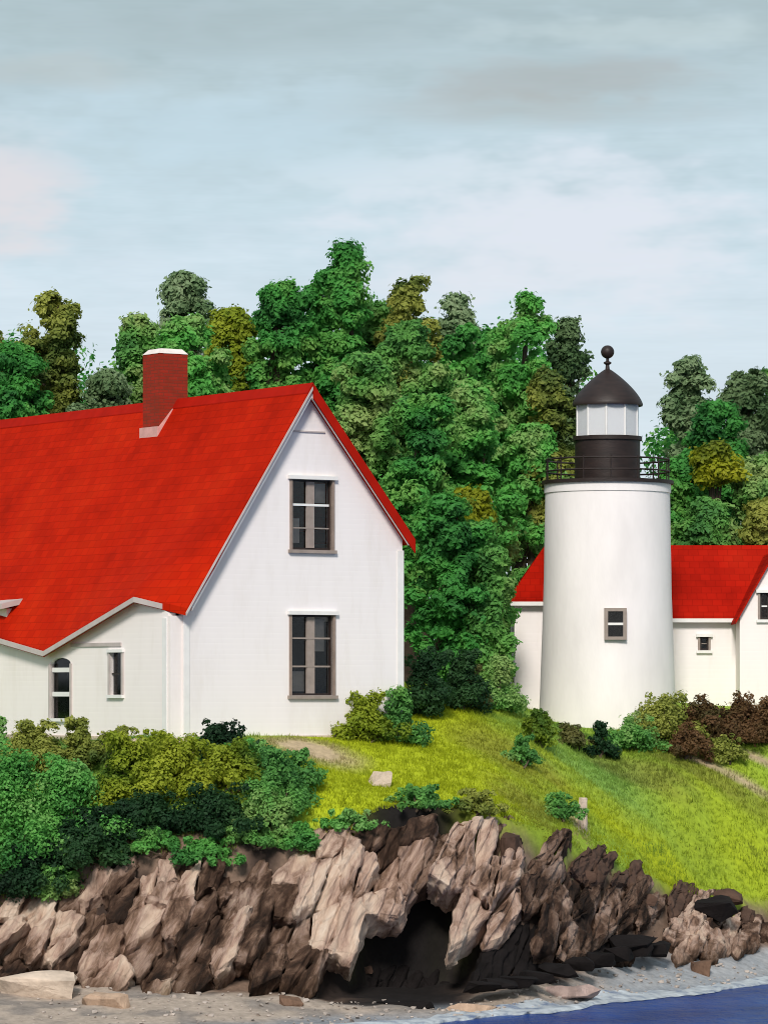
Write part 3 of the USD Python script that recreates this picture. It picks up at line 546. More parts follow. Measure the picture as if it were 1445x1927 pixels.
gabled(G1, shed, xat(968, D1), xat(1100, D1), D1, D1 + 3.2, 4.6, z1(1122), z1(1022, D1 + 1.6), 'white_boards', 'shed_roof', hip_left=1.05, oh=.16)
D2 = 102.6; z2 = lambda py, d=D2: EYE + (HY - py) / F * d
kh = thing('low_white_house', 'low white building with dark red roof at the right of the lighthouse, tiny square window', 'house', (xat(1350, D2), D2, 5.4))
c1 = (xat(1317, D2), z2(1224), xat(1333, D2), z2(1199))
gabled(G1, kh, xat(1180, D2), xat(1640, D2), D2, D2 + 3.6, 4.6, z2(1152), z2(1026, D2 + 1.8), 'white_boards', 'dark_red_roof', cuts=[c1])
window_u(G1, kh, c1[0], c1[2], c1[1], c1[3], D2, 1, [.5], dict(casing='taupe', hood='white_trim', sill='white_trim', bar=[.02], bar_mat=['taupe']))
part('inner_wall', G1.box(xat(1300, D2), xat(1350, D2), D2 + .6, D2 + .65, 5, z2(1160)), 'interior', kh)
# front wing whose gable looks out at the right edge
gx0, gx1 = xat(1392, D2 - 1.2), xat(1520, D2 - 1.2); gm = (gx0 + gx1) / 2; vf = D2 - 1.2; ge, gr = z2(1160, vf), z2(1046, vf)
ww = (xat(1430, vf), z2(1166, vf), xat(1447, vf), z2(1116, vf))
gp = Polygon([(gx0, 4.6), (gx1, 4.6), (gx1, ge), (gm, gr), (gx0, ge)]).difference(sbox(*ww))
part('wing_gable_wall', G1.uwall(gp, vf, vf + .15), 'cream_boards', kh)
part('wing_side_wall', G1.box(gx0, gx0 + .15, vf + .152, D2 - .003, 4.6, ge - .02), 'cream_boards', kh)
sw = (gr - ge) / (gm - gx0)
for sg in (-1, 1):
    ue = gm + sg * (gm - gx0 + .12); part('wing_roof', slab(G1, [[(gm + sg * .002, vf - .15, gr + .10), (gm + sg * .002, D2 + 1.4, gr + .10)], [(ue, vf - .15, ge - sw * .12 + .10), (ue, D2 + .3, ge - sw * .12 + .10)]], .09), 'dark_red_roof', kh)
window_u(G1, kh, ww[0], ww[2], ww[1], ww[3], vf, 1, [.5], dict(casing='taupe', hood='white_trim', sill='white_trim', bar=[.04], bar_mat=['white_trim']))
part('inner_wall', G1.box(gx0 + .2, gx1 - .2, vf + .5, vf + .55, 5, ge), 'interior', kh)

# ------------------------------------------------------------------ rocks
def rock(size, seed, rough=.10, pts=16, sub=2):
    r = np.random.default_rng(seed); size = np.array(size, float)
    q = r.normal(size=(pts, 3)); q /= np.linalg.norm(q, axis=1, keepdims=True); q = np.sign(q) * np.abs(q) ** .55
    m = trimesh.convex.convex_hull(q * size / 2 * r.uniform(.8, 1.05, (pts, 1)))
    for _ in range(sub): m = m.subdivide()
    v = np.asarray(m.vertices); n = m.vertex_normals; k = float(size.mean())
    d = (meshkit.fbm(v * 2.2 / k + seed * 1.7, 4, seed) - .5); m.vertices = v + n * (d * rough * k * 2)[:, None]
    return m
STR = np.array([.42, .22, .88]); STR /= np.linalg.norm(STR)
def lean(r, spread=.22):
    a = STR + r.normal(0, spread, 3) * [1, .6, .4]; a /= np.linalg.norm(a)
    b = np.cross([0.25 + r.normal(0, .25), -1, .2], a); b /= np.linalg.norm(b); c = np.cross(a, b); return np.c_[b, c, a]
cliff = thing('cliff', None, None, (0, 79, 0), kind='structure')
tag(cliff, 'brown and tan rock cliff of slanting slabs with a black hollow', None)
r = np.random.default_rng(5)
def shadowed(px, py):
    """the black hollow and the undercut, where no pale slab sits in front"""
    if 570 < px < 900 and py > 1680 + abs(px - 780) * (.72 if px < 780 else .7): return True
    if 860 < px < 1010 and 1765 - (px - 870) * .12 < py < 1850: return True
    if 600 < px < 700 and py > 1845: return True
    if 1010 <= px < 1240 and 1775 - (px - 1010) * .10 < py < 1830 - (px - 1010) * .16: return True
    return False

from scipy.spatial import Voronoi
def face(x, h):
    """The rock face at world x and height h above the cliff foot."""
    yf0, yt0 = np.interp(x, FOOT[:, 0], FOOT[:, 1]), np.interp(x, TOP[:, 0], TOP[:, 1]); zf0, zt0 = np.interp(x, FOOT[:, 0], FOOT[:, 2]), np.interp(x, TOP[:, 0], TOP[:, 2])
    hh = zt0 - zf0; return np.array([x, yf0 + (yt0 - yf0) * np.clip(h / hh, -.3, 1.3), zf0 + h]), hh
OUT = np.array([0, -.86, .51])
SX, SH_, SHEAR = .70, 1.15, .42
seeds = []
for i in range(-22, 36):
    for k in range(-2, 8): seeds.append([i * .72 + (k % 2) * .36 + r.uniform(-.42, .42), k * .62 + r.uniform(-.34, .34)])
seeds = np.array(seeds); vor = Voronoi(seeds)
count = 0
for ci, reg in enumerate(vor.point_region):
    reg = vor.regions[reg]
    if -1 in reg or len(reg) < 3: continue
    pl = vor.vertices[reg]; c0 = seeds[ci]
    if np.abs(pl - c0).max() > 3: continue
    x0 = c0[0] * SX + SHEAR * c0[1] * SH_; _, hh0 = face(x0, 0); ksc = np.clip(hh0 / 2.6, .72, 1.1)
    h0 = c0[1] * SH_ * ksc
    if not (-.15 < h0 < hh0 * 1.04) or x0 < xat(-150, 80) or x0 > xat(1560, 94): continue
    P0, _ = face(x0, h0); px0, row0 = HX + F * P0[0] / P0[1], HY - (P0[2] - EYE) / P0[1] * F
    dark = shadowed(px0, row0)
    rr = np.random.default_rng(9000 + ci)
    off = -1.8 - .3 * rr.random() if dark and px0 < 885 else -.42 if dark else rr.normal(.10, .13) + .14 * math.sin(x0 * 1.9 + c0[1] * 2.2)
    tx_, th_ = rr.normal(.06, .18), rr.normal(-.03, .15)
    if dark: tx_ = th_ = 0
    pts_ = []
    for (q1, q2) in pl:
        for inset, dp in ((.10, 0.0), (-.02, -.12)):
            a1, a2 = c0[0] + (q1 - c0[0]) * (1 - inset), c0[1] + (q2 - c0[1]) * (1 - inset)
            xx = a1 * SX + SHEAR * a2 * SH_; h = a2 * SH_ * ksc; Pn, _ = face(xx, h)
            o_ = off + dp * rr.uniform(.6, 1.6) + tx_ * (xx - x0) + th_ * (h - h0) * .9
            pts_ += [Pn + OUT * o_]
            if inset < .1: pts_ += [Pn - OUT * (.75 if not dark else 1.9)]
    m = trimesh.convex.convex_hull(np.array(pts_))
    for _ in range(4): m = m.subdivide()
    v = np.asarray(m.vertices); nrm = m.vertex_normals
    zc2 = np.interp(v[:, 0], TOP[:, 0], TOP[:, 2]) + .10 + .30 * (meshkit.noise(np.c_[v[:, 0] * 1.1, 0 * v[:, 0], 0 * v[:, 0]], 12) - .4); v = v.copy(); v[:, 2] = np.where(v[:, 2] > zc2, zc2 + .22 * (v[:, 2] - zc2), v[:, 2])
    st = np.c_[v[:, 0] - .5 * v[:, 2], v[:, 1], v[:, 2] * .4]
    bed = (v[:, 0] * .90 - v[:, 2] * .43) * 4.2 + 2.2 * meshkit.fbm(v * [.8, .8, .5], 3, 63); saw = bed - np.floor(bed); saw = np.where(saw < .86, saw / .86, (1 - saw) / .14)
    jn = (v[:, 0] * .35 + v[:, 2] * .94) * 1.9 + 2.6 * meshkit.fbm(v * .9, 3, 64); jn = jn - np.floor(jn); jn = np.where(jn < .9, jn / .9, (1 - jn) / .1)
    m.vertices = v + nrm * ((meshkit.fbm(st * 4.0, 5, 61) - .5) * .26 + (meshkit.fbm(v * 1.2, 2, 62) - .5) * .16 + (saw - .5) * .058 + (jn - .5) * .036)[:, None]
    if dark: mt = 'shade_black'  # shade of hollow and undercut painted as black slabs
    elif px0 > 1085 and h0 > .70 * hh0: mt = 'rock_umber'
    else:
        zone = meshkit.noise(np.array([[x0 * .9, c0[1] * 1.1, 0]]), 4)[0] + rr.normal(0, .16) + (off - .05) * .55
        right = px0 > 1010
        mt = ['ledge_dark', 'ledge_mid', 'ledge_light'][int(np.searchsorted([.36, .62] if not right else [.56, .85], zone))]
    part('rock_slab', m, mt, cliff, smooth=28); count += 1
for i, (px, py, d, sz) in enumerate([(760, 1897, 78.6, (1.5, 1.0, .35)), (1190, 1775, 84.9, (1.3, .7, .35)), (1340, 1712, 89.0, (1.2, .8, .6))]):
    m = rock(sz, 400 + i, .08, 16, 2); m.apply_translation(at(px, py, d)); part('shade_rock', m, 'shade_black', cliff)  # stones coloured near-black to paint in shade
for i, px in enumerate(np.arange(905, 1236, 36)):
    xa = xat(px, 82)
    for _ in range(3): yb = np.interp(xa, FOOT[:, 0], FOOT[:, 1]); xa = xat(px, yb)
    hgt = .42 - .2 * abs(i - 7) / 9; m = rock((.85, .7, hgt), 460 + i, .10, 16, 2); m.apply_translation([xa, yb - .42, np.interp(xa, FOOT[:, 0], FOOT[:, 2]) + .08]); part('shade_rock', m, 'shade_black', cliff, smooth=28)  # row of black stones painting the dark line of the undercut
# loose boulders on the beach
BE = [(70, 1880, 77.6, (2.1, 1.2, .8), 'rock_pale', 'large pale beige boulder on the beach at the lower left corner'),
      (200, 1905, 76.6, (1.0, .8, .4), 'rock_tan', 'flat tan boulder lying right of the large beige corner boulder'),
      (545, 1885, 77.2, (.55, .5, .35), 'rock_brown', 'small brown stone at the cliff foot just left of the black hollow'),
      (890, 1885, 78.6, (1.2, .6, .24), 'rock_tan', 'tan flat rock on the beach just right of the black hollow'),
      (1060, 1840, 81.0, (1.6, .8, .30), 'rock_mauve', 'long mauve slab on the beach below the thin black undercut'),
      (1320, 1790, 86.3, (.5, .45, .5), 'rock_brown', 'upright brown stone standing at the right end of the beach')]
for i, (px, py, d, sz, mt, lb) in enumerate(BE):
    p0 = at(px, py, d); m = rock(sz, 500 + i, .10, 18, 2); gz = float(ground(p0[0], d)); m.apply_translation([p0[0], d, gz + sz[2] * .12])
    tag(part('beach_boulder', m, mt), lb, 'boulder')
# low surf where the water meets the shore
sx_ = np.arange(-9, 13, .05); sy_ = np.interp(sx_, SHORE[:, 0], SHORE[:, 1]); wob = (meshkit.fbm(np.c_[sx_ * 1.3, 0 * sx_, 0 * sx_], 4, 44) - .5)
rws = []
for kf, hz in ((-.9, .006), (-.55, .05), (-.25, .07), (.05, .05), (.35, .03)):
    w2 = (meshkit.fbm(np.c_[sx_ * 2.1, 0 * sx_ + kf * 3, 0 * sx_], 4, 45) - .5); yy = sy_ + kf * (1 + 1.6 * w2) + wob * 1.1; rws.append(np.c_[sx_, yy, np.maximum(hz, ground(sx_, yy) + .012) + .03 * w2])
nx_ = len(sx_); ii = (np.arange(len(rws) - 1)[:, None] * nx_ + np.arange(nx_ - 1)[None]).ravel()
tag(part('surf', (np.vstack(rws), np.vstack([np.c_[ii, ii + 1, ii + nx_ + 1], np.c_[ii, ii + nx_ + 1, ii + nx_]])), 'foam', smooth=True), 'thin grey-white surf along the shore', kind='stuff')
# rocks on the lawn and against the house
for i, (px, py, d, sz, mt, lb) in enumerate([(708, 1478, 83.2, (.72, .5, .46), 'rock_pale', 'pale grey boulder lying alone in the yellow-green lawn below the house'),
        (1096, 1545, 87.0, (.22, .25, 1.0), 'rock_pale', 'thin pale upright stone standing in the grass below the lighthouse'), (235, 1388, 83.0, (1.2, .6, .55), 'rock_pale', 'wide cream boulder against the foot of the house wing'),
        (330, 1395, 83.0, (.9, .5, .45), 'rock_pale', 'rounded cream rock at the near corner of the house'), (692, 1555, 80.6, (.24, .2, .22), 'rock_umber', 'small dark round stone on the edge of the cliff'),
        (1098, 1606, 84.8, (.65, .5, .38), 'rock_umber', 'dark brown stone on the cliff edge where the grey end begins'), (960, 1545, 82.0, (.5, .5, .95), 'rock_umber', 'tall dark brown rock jutting into the grass at the cliff top'),
        (1365, 1695, 90.6, (.9, .5, .4), 'rock_umber', 'dark flat-topped rock on the cliff edge near the right border'), (1210, 1652, 87.3, (.7, .5, .3), 'rock_umber', 'ragged dark stone under the bright grass on the right')]):
    p0 = at(px, py, d); m = rock(sz, 600 + i, .10, 18, 2); m.apply_translation([p0[0], d, float(ground(p0[0], d)) + sz[2] * .25])
    tag(part('boulder', m, mt), lb, 'boulder')
# pebbles
peb = []; r = np.random.default_rng(9); base = [rock((1, .8, .55), 700 + i, .06, 10, 0) for i in range(6)]
for _ in range(900):
    px = r.uniform(-120, 1560); x0 = xat(px, 80); yw, yf0 = np.interp(x0, SHORE[:, 0], SHORE[:, 1]), np.interp(x0, FOOT[:, 0], FOOT[:, 1]); y0 = r.uniform(yw - .3, yf0 + .3); s = .03 + .13 * r.random() ** 3
    m = base[r.integers(6)].copy(); m.apply_transform(trimesh.transformations.rotation_matrix(r.uniform(0, 6.28), [0, 0, 1])); m.apply_scale(s); m.apply_translation([xat(px, y0), y0, 0]); peb.append(m)
cen = np.array([m.centroid[:2] for m in peb]); gz = ground(cen[:, 0], cen[:, 1])
for m, z in zip(peb, gz): m.apply_translation([0, 0, z + .02])
tag(part('pebbles', cat(*peb), 'pebble'), 'grey and tan pebbles covering the beach', 'pebbles', kind='stuff')

# ------------------------------------------------------------------ vegetation
def leaves(centers, radii, n, size, seed, flat=.8, up=.25, gap=.34):
    """Leaf faces over a set of clumps; returns (vertices, faces)."""
    r = np.random.default_rng(seed); centers, radii = np.asarray(centers, float), np.asarray(radii, float)
    w = (radii ** 2); k = r.choice(len(centers), n, p=w / w.sum())
    d = r.normal(size=(n, 3)); d[:, 2] += up; d /= np.linalg.norm(d, axis=1, keepdims=True)
    reach = np.where(r.random(n) < .12, r.uniform(1.0, 1.35, n), 1 - .5 * r.random(n) ** 2.4)
    reach = reach * (.55 + .88 * meshkit.noise(d * 2.3 + centers[k] * 1.7, seed))
    pos = centers[k] + d * (radii[k] * reach)[:, None] * [1, 1, flat]
    keep = meshkit.fbm(pos * 1.6, 3, seed) > gap; pos, d = pos[keep], d[keep]; n = len(pos)
    nn = d * 1.0 + r.normal(0, .42, (n, 3)) + [0, 0, .30]; nn /= np.linalg.norm(nn, axis=1, keepdims=True)
    t = np.cross(nn, r.normal(size=(n, 3))); t /= np.linalg.norm(t, axis=1, keepdims=True); b = np.cross(nn, t)
    s = (size * r.uniform(.55, 1.35, n))[:, None]
    v = np.stack([pos - t * s * .5, pos - b * s * .30 + nn * s * .06, pos + t * s * .5, pos + b * s * .30 + nn * s * .06], 1).reshape(-1, 3)
    i = np.arange(n)[:, None] * 4; return v, np.vstack([i + [0, 1, 2], i + [0, 2, 3]])
def limb(a, b, ra, rb, seg=7):
    a, b = np.array(a, float), np.array(b, float); d = b - a; L = np.linalg.norm(d); m = trimesh.creation.cylinder(1, 1, sections=seg); v = np.asarray(m.vertices).copy()
    k = np.where(v[:, 2] > 0, rb, ra); v[:, :2] *= k[:, None]; v[:, 2] = (v[:, 2] + .5) * L; m.vertices = v; m.apply_transform(trimesh.geometry.align_vectors([0, 0, 1], d / L)); m.apply_translation(a); return m
def tree(name, px, top, hw, d, lm, label, low=None, shape='round', n=7000, size=.26, seed=0, group=None, category='tree'):
    lm = {'leaf_brown': 'leaf_olive'}.get(lm, lm)
    """hw: half width of the crown in picture units at its distance; low: row of the crown's lowest leaves."""
    r = np.random.default_rng(seed + 77); s = F / d; x = xat(px, d); zb = float(ground(x, d)); zt0 = EYE + (HY - top) / s; R = hw / s
    zl0 = zb + .8 if low is None else EYE + (HY - low) / s; zl0 = max(zl0, zb + .3)
    t = thing(name, label, category, (x, d, zb), group)
    h = zt0 - zl0; cs, rs = [], []; N = int(55 + h * R * 4.0)
    while len(cs) < N:
        f = r.random(); a = r.uniform(0, 2 * math.pi)
        prof = {'round': .62 + .38 * f / .35 if f < .35 else math.sqrt(max(0, 1 - ((f - .35) / .69) ** 2)), 'cone': (1 - f) ** .6 * .9 + .14, 'tall': .7 + .3 * f / .4 if f < .4 else math.sqrt(max(0, 1 - ((f - .4) / .63) ** 2)), 'dome': math.sqrt(max(0, 1 - f * f * .95))}[shape]
        rad = R * prof * r.random() ** .42 * (.78 + .30 * math.sin(3 * a + seed + 4 * f)); cr = float(np.clip((.15 + .15 * r.random()) * R * (.5 + .5 * prof), .28, .75))
        cs.append([x + rad * math.cos(a), d + rad * math.sin(a) * .85, zl0 + cr * .6 + f * max(h - cr * 1.5, .1)]); rs.append(cr)
    if 'knob' in label:
        for kk, (dx, dz, cr) in enumerate(((0, .45, .42), (.25, .9, .40), (-.25, 1.1, .40), (.1, 1.6, .5))): cs.append([x + dx, d, zt0 - dz]); rs.append(cr)
    tr_ = max(.06, .018 * (zt0 - zb) + .05); top_ = [x + r.normal(0, .1) * R, d + .2 * R, zl0 + h * .75]
    kn = [[x, d + .25 * R, zb - .3], [x + r.normal(0, .08) * R, d + .3 * R, zb + (zl0 - zb) * .6 + h * .2], top_]
    bl = [limb(kn[0], kn[1], tr_ * 1.25, tr_ * .8), limb(kn[1], kn[2], tr_ * .8, tr_ * .25)]
    back = [i for i in range(len(cs)) if cs[i][1] > d + .1 * R]
    for i in r.choice(back, min(8, len(back)), replace=False):
        f = r.uniform(.1, .9); a = np.array(kn[1]) * (1 - f) + np.array(kn[2]) * f; bl.append(limb(a, cs[i], tr_ * .4, tr_ * .1, 5))
    part('trunk', cat(*bl), 'bark', t, smooth=50)
    part('crown', leaves(cs, rs, n, size, seed), lm, t)
    return t
TREES = [  # px, top, half width, distance, leaf, low, shape, label
    (-60, 610, 110, 108, 'leaf_olive', 830, 'round', 'olive tree cut by the left edge, behind the roof'),
    (25, 640, 75, 105.5, 'leaf_deep', 840, 'round', 'deep green tree just above the roof at the left edge'),
    (105, 548, 58, 107, 'leaf_olive', 800, 'round', 'sunlit yellow-olive tree standing highest left of the chimney'),
    (60, 600, 55, 108, 'leaf_olive', 800, 'dome', 'olive-green crown between the deep green left tree and the yellow-olive tree'),
    (200, 690, 62, 106, 'leaf_grey', 830, 'dome', 'low grey-green bushy tree in the gap left of the chimney'),
    (262, 585, 50, 108, 'leaf_mid', 830, 'round', 'mid-green tree right behind the chimney stack'),
    (345, 506, 64, 110, 'leaf_pale', 720, 'round', 'pale green tree with rounded top above and right of the chimney'),
    (350, 585, 85, 106.5, 'leaf_bright', 830, 'round', 'bright green tree below the pale rounded one, right of the chimney'),
    (440, 572, 60, 109, 'leaf_lime', 760, 'dome', 'tree with yellowish top between the pale rounded tree and the dark knobbed one'),
    (525, 524, 62, 107.5, 'leaf_deep', 830, 'round', 'deep green tree with a round knob top behind the roof ridge'),
    (610, 505, 55, 108.5, 'leaf_deep', 830, 'round', 'deep green tree filling the space left of the tallest tree'),
    (652, 446, 50, 108, 'leaf_deep', 820, 'cone', 'tallest tree of the wood, dark green with a knobbed tip'),
    (700, 560, 70, 110, 'leaf_mid', 900, 'round', 'mid-green tree close at the right of the tallest tree'),
    (765, 516, 68, 109, 'leaf_olive', 900, 'round', 'tree with brownish olive crown right of the tallest tree'),
    (770, 600, 90, 106, 'leaf_mid', 1000, 'round', 'broad mid-green tree under the brownish olive crown'),
    (862, 546, 50, 111, 'leaf_pale', 800, 'round', 'slim pale green tree in the dip of the skyline'),
    (865, 610, 70, 107, 'leaf_bright', 1000, 'round', 'bright green tree in front of the slim pale one'),
    (985, 542, 78, 108, 'leaf_bright', 950, 'round', 'tall bright green tree left of the lantern, rounded top'),
    (930, 600, 60, 109.5, 'leaf_deep', 950, 'round', 'deep green tree in the skyline beside the tall bright round one'),
    (1068, 596, 40, 110, 'leaf_grey', 900, 'tall', 'thin grey-green tree at the right end of the wood above the gallery'),
    (1035, 690, 60, 106, 'leaf_brown', 1000, 'round', 'olive tree close left of the lantern roof'),
    (690, 660, 90, 102.5, 'leaf_mid', 950, 'round', 'mid-green tree just behind the peak of the house gable'),
    (790, 730, 95, 100.5, 'leaf_deep', 1130, 'round', 'dark green tree rising behind the right slope of the gable'),
    (890, 720, 90, 102.5, 'leaf_bright', 1150, 'round', 'large bright green tree midway between gable and lighthouse'),
    (1000, 790, 72, 105.6, 'leaf_bright', 1150, 'round', 'bright green tree directly left of the gallery railing'),
    (835, 930, 80, 98, 'leaf_deep', 1290, 'round', 'deep green lower tree beside the house corner'),
    (900, 975, 62, 98.8, 'leaf_deep', 1290, 'round', 'tree in the hollow midway between house and lighthouse'),
    (925, 1010, 40, 98.0, 'leaf_mid', 1290, 'tall', 'mid-green narrow tree a little left of the shed'),
    (880, 915, 40, 100.5, 'leaf_yellow', 1010, 'round', 'slender tree with a small yellow crown between house and lighthouse'),
    (1298, 664, 48, 113, 'leaf_pale', 900, 'tall', 'pale tree right of the lantern, first of the right-hand group'),
    (1345, 745, 62, 110, 'leaf_deep', 1060, 'round', 'dark green tree behind the red roof right of the tower'),
    (1410, 690, 58, 112, 'leaf_grey', 960, 'tall', 'grey-green tree near the right edge'),
    (1480, 665, 70, 114, 'leaf_mid', 960, 'round', 'green tree cut by the right edge, above the red roof'),
    (1290, 840, 52, 108, 'leaf_deep', 1080, 'round', 'dark tree low between the lantern and the yellow bush'),
    (1420, 850, 75, 107.5, 'leaf_mid', 1080, 'round', 'mid-green spreading tree over the ridge at the right edge'),
    (1345, 828, 48, 106.6, 'leaf_yellow', 915, 'dome', 'yellow-green small-crowned tree over the red roof right of the tower'),
    (1330, 930, 70, 106.0, 'leaf_mid', 1090, 'dome', 'green low tree just above the red ridge under the yellow crown'),
    (1450, 930, 70, 105.8, 'leaf_olive', 1090, 'dome', 'olive low tree above the red ridge at the right edge'),
    (1180, 900, 60, 106.5, 'leaf_deep', 1120, 'round', 'dark green tree hidden mostly behind the lighthouse top'),
    (1570, 720, 90, 110, 'leaf_mid', 1000, 'round', 'tree standing beyond the right edge'),
    (-190, 640, 110, 108, 'leaf_mid', 900, 'round', 'tree standing beyond the left edge')]
for i, (px, top, hw, d, lm, low, sh, lb) in enumerate(TREES):
    tree('leafy_tree', px, top, hw, d, lm, lb, low, sh, int(np.clip(hw * (low - top) * 1.5, 8000, 32000)), .145, 40 + i * 3)
# the wood behind, which reads as one mass
r = np.random.default_rng(31); cs = []; rs = []
for px in np.arange(-260, 1120, 26):
    for _ in range(12):
        topl = np.interp(px, [-260, 0, 130, 190, 260, 345, 450, 520, 650, 760, 860, 985, 1080, 1120], [640, 640, 620, 720, 650, 590, 620, 590, 560, 590, 630, 610, 680, 800]); py = r.uniform(topl + 35, 1340); d = r.uniform(113, 120); q = at(px + r.uniform(-20, 20), py, d); cs.append(q); rs.append(r.uniform(.5, 1.0))
for px in np.arange(1250, 1640, 26):
    for _ in range(6): q = at(px + r.uniform(-15, 15), r.uniform(790, 1080), r.uniform(115, 119)); cs.append(q); rs.append(r.uniform(.5, 1.0))
tag(part('woodland', leaves(cs, rs, 180000, .18, 91), 'leaf_deep'), 'deep green wood closing the view behind the nearer trees', 'woodland', kind='stuff')

def shrub(px, py, w, h, lm, label, n=2600, size=.13, seed=0, group=None):
    """py: row of the shrub's foot; w, h: half width and height in picture units."""
    r = np.random.default_rng(seed + 5); d = stand(px, py); s = F / d; x = xat(px, d); zb = float(ground(x, d)); R = w / s
    hgt = max(h / s, .3)
    t = thing('shrub', label, 'shrub', (x, d, zb), group); cs, rs = [], []
    for _ in range(int(26 + R * hgt * 26)):
        a = r.uniform(0, 6.283); f = r.random(); pr = math.sqrt(max(0.05, 1 - f * f)); rad = R * pr * r.random() ** .45 * (.8 + .2 * math.sin(3 * a + seed)); cr = float(np.clip((.12 + .18 * r.random()) * min(R, hgt), .09, .36))
        cs.append([x + rad * math.cos(a), d + rad * math.sin(a) * .8, zb + cr * .3 + f * max(.05, hgt - cr * 1.3)]); rs.append(cr)
    for _ in range(8):
        a = r.uniform(0, 6.283); rad = R * r.uniform(.8, 1.2); cs.append([x + rad * math.cos(a), d + rad * math.sin(a) * .8, zb + hgt * r.uniform(.05, .35)]); rs.append(float(np.clip(.2 * hgt, .09, .28)))
        a = r.uniform(0, 6.283); rad = R * r.uniform(.1, .7); cs.append([x + rad * math.cos(a), d + rad * math.sin(a) * .8, zb + hgt * r.uniform(.82, 1.06)]); rs.append(float(np.clip(.12 * hgt, .07, .16)))
    bl = [limb([x + r.normal(0, .1), d + r.normal(0, .1), zb - .1], c, .028, .008, 5) for c in cs[:7]]
    part('stems', cat(*bl), 'bark', t); part('foliage', leaves(cs, rs, n, size, seed, .85, gap=.28), lm, t)
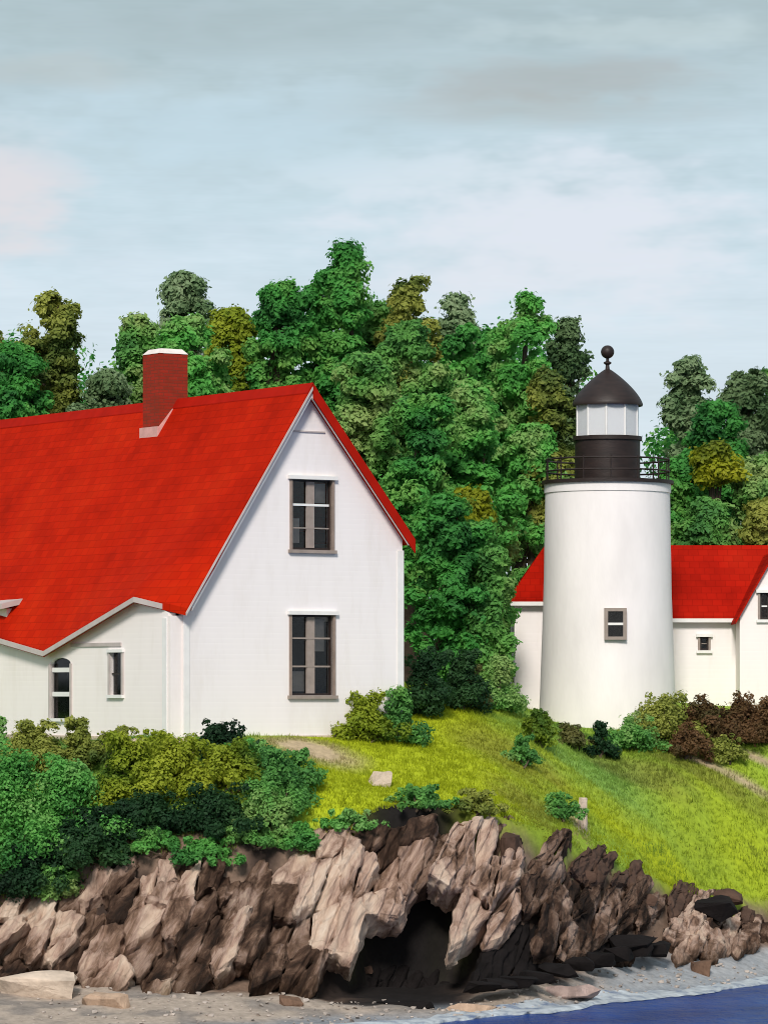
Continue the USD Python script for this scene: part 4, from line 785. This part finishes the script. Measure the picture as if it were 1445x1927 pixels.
SH = [  # px, foot row, half width, height, distance, leaf, label
    (215, 1440, 62, 62, 83, 'leaf_olive', 'low olive bush against the wing wall right of the three-pane window'),
    (300, 1440, 62, 58, 83, 'leaf_lime', 'low yellow-green bush at the wing wall below the narrow window'),
    (-15, 1450, 60, 90, 83, 'leaf_grass', 'green bush against the wing wall cut by the left edge'),
    (470, 1455, 60, 55, 83, 'leaf_grass', 'low bright green bush below the gable wall right of the dark spiky bush'),
    (560, 1480, 45, 60, 83, 'leaf_mid', 'mid-green bush on the bank left of the sandy patch'),
    (200, 1650, 60, 55, 80.3, 'leaf_dark', 'small dark bush on the cliff edge left of the leftmost plant cushion'),
    (110, 1705, 50, 60, 80.3, 'leaf_mid', 'mid-green bush clinging to the cliff edge above the beach corner boulder'),
    (560, 1600, 50, 42, 80.3, 'leaf_grass', 'bright green plants at the cliff edge straight below the sandy patch'),
    (20, 1640, 120, 225, 81.8, 'leaf_grass', 'large bright green bush at the left edge below the house wing'),
    (130, 1620, 110, 185, 82.1, 'leaf_grass', 'bright green bush right beside the large one at the left edge'),
    (60, 1460, 70, 95, 83.0, 'leaf_olive', 'olive bush against the house wing at the left, under the window'),
    (145, 1450, 40, 85, 83.1, 'leaf_olive', 'small brownish olive bush below the three-pane window'),
    (250, 1520, 85, 125, 82.6, 'leaf_lime', 'yellow-green bush below the house wing, left of the dark bush'),
    (330, 1500, 85, 105, 82.7, 'leaf_lime', 'yellow-green bush directly below the near corner of the house'),
    (430, 1490, 85, 90, 82.8, 'leaf_lime', 'yellow-green bush in front of the dark spiky bush'),
    (415, 1425, 62, 62, 83.2, 'leaf_dark', 'dark spiky bush against the near corner of the house'),
    (520, 1540, 75, 115, 82.2, 'leaf_mid', 'grey-green bush at the right end of the hedge below the house'),
    (270, 1580, 95, 85, 81.4, 'leaf_dark', 'bush coloured dark for the shade under the yellow-green bushes'),
    (400, 1575, 95, 85, 81.5, 'leaf_dark', 'bush coloured almost black for the shade on the bank under the house'),
    (500, 1575, 70, 60, 81.6, 'leaf_mid', 'low green bush at the right of the almost black bush'),
    (170, 1640, 85, 100, 81.0, 'leaf_dark', 'dark green bush at the cliff edge on the left'),
    (70, 1700, 90, 90, 80.6, 'leaf_dark', 'dark green bush hanging over the cliff at the lower left'),
    (-20, 1700, 60, 110, 80.7, 'leaf_mid', 'dark mid-green bush cut by the left edge over the cliff'),
    (290, 1620, 60, 45, 80.4, 'leaf_grass', 'low bright green plant cushion on the cliff edge, leftmost'),
    (385, 1630, 70, 50, 80.2, 'leaf_grass', 'low bright green plant cushion hanging over the pale cliff slabs'),
    (480, 1600, 60, 40, 80.5, 'leaf_mid', 'low green plant cushion right of the one over the pale slabs'),
    (690, 1395, 62, 85, 86.3, 'leaf_lime', 'yellow-green bush at the foot of the gable wall under the windows'),
    (752, 1398, 42, 95, 87.2, 'leaf_mid', 'green bush at the right corner of the gable wall'),
    (800, 1345, 55, 110, 90.5, 'leaf_dark', 'dark bush right of the house corner under the trees'),
    (870, 1335, 55, 100, 93.5, 'leaf_dark', 'dark bush in the middle of the gap between house and lighthouse'),
    (890, 1330, 30, 75, 92.5, 'leaf_brown', 'dry brownish bush in front of the dark one in the gap'),
    (940, 1335, 40, 85, 95.0, 'leaf_mid', 'green bush at the left foot of the shed'),
    (985, 1330, 38, 45, 95.5, 'leaf_olive', 'olive bush at the left foot of the lighthouse'),
    (1010, 1400, 42, 60, 92.5, 'leaf_lime', 'yellow-green bush on the lawn just left of the tower foot'),
    (980, 1440, 30, 50, 90.0, 'leaf_mid', 'small green bush on the yellow lawn left below the tower'),
    (1130, 1425, 26, 62, 92.3, 'leaf_dark', 'small dark upright bush in front of the tower foot'),
    (1075, 1405, 36, 38, 93.0, 'leaf_brown', 'brown dry bush in front of the left side of the tower foot'),
    (1185, 1410, 62, 62, 95.0, 'leaf_mid', 'green bush along the right side of the tower foot'),
    (1245, 1400, 70, 90, 96.0, 'leaf_olive', 'olive bush between the tower foot and the reddish heath'),
    (1320, 1395, 75, 78, 97.2, 'leaf_heath', 'reddish-brown heath bush below the tiny square window'),
    (1400, 1395, 75, 80, 98.0, 'leaf_heath', 'reddish-brown heath bush below the right gable'),
    (1455, 1400, 65, 82, 97.6, 'leaf_heath', 'reddish-brown heath bush cut by the right edge'),
    (1290, 1430, 55, 60, 95.0, 'leaf_heath', 'low rust-brown bush in front of the heath bushes'),
    (1360, 1435, 45, 45, 95.2, 'leaf_olive', 'low olive bush beside the sandy patch on the right'),
    (660, 1560, 60, 30, 81.0, 'leaf_grass', 'low green plants on the cliff edge below the pale lawn boulder'),
    (790, 1550, 70, 35, 81.6, 'leaf_mid', 'low green plants on the cliff edge above the black hollow'),
    (900, 1530, 60, 40, 83.0, 'leaf_olive', 'low olive plants on the cliff edge left of the tall dark rock'),
    (1050, 1540, 45, 40, 85.5, 'leaf_mid', 'low green plants between the tall dark rock and the upright stone')]
for i, (px, py, w_, h_, d, lm, lb) in enumerate(SH):
    shrub(px, py, w_, h_, lm, lb, int(np.clip(w_ * h_ * 1.5, 2600, 16000)), .085, 400 + i * 7)

# grass
r = np.random.default_rng(17); n = 80000
gx = r.uniform(-11.5, 13, n); gy = 79 + 21 * r.random(n) ** 1.15
yt = np.interp(gx, TOP[:, 0], TOP[:, 1]); keep = gy > yt - .05 + .35 * (meshkit.fbm(np.c_[gx, gy, 0 * gx] * 1.5, 3, 8) - .3)
l = (np.c_[gx, gy] - H.o[:2]) @ H.R[:2, :2]; keep &= ~((l[:, 0] > UW - .1) & (l[:, 0] < WD + .1) & (l[:, 1] > -.1))
keep &= np.hypot(gx - lx, gy - LD) > rb + .1
keep &= gy > np.interp(gx, FOOT[:, 0], FOOT[:, 1]) + 1.15 + 1.9 * np.exp(-((gx - xat(770, 79)) / 1.6) ** 4)
gx, gy = gx[keep], gy[keep]; gz = ground(gx, gy); tint = ground_tint(gx, gy + np.where(gy < yt[keep] + 1.6, 1.3, 0), gz); soil = tint[:, 0] > tint[:, 1] * 1.22
gx, gy, gz, tint = gx[~soil], gy[~soil], gz[~soil], tint[~soil]; n = len(gx); nb = 5
hgt = (.04 + .085 * meshkit.fbm(np.c_[gx, gy, 0 * gx] * .9, 3, 15)) * r.uniform(.6, 1.4, n)
P = np.repeat(np.c_[gx, gy, gz - .02], nb, 0); Hh = np.repeat(hgt, nb) * r.uniform(.6, 1.2, n * nb); T = np.repeat(tint, nb, 0) * r.uniform(1.0, 1.4, (n * nb, 1))
P[:, :2] += r.normal(0, .055, (n * nb, 2)); a = r.uniform(0, 6.283, n * nb); wv = np.c_[np.cos(a), np.sin(a), 0 * a] * .011; ln = np.c_[r.normal(0, .35, n * nb), r.normal(0, .35, n * nb), np.ones(n * nb)] * Hh[:, None]
V = np.stack([P - wv, P + wv, P + ln], 1).reshape(-1, 3)
tag(part('grass', (V, np.arange(len(V)).reshape(-1, 3)), 'grass_blades', colors=np.repeat(T, 3, 0)), 'short yellow-green and green grass covering the bank', 'grass', kind='stuff')
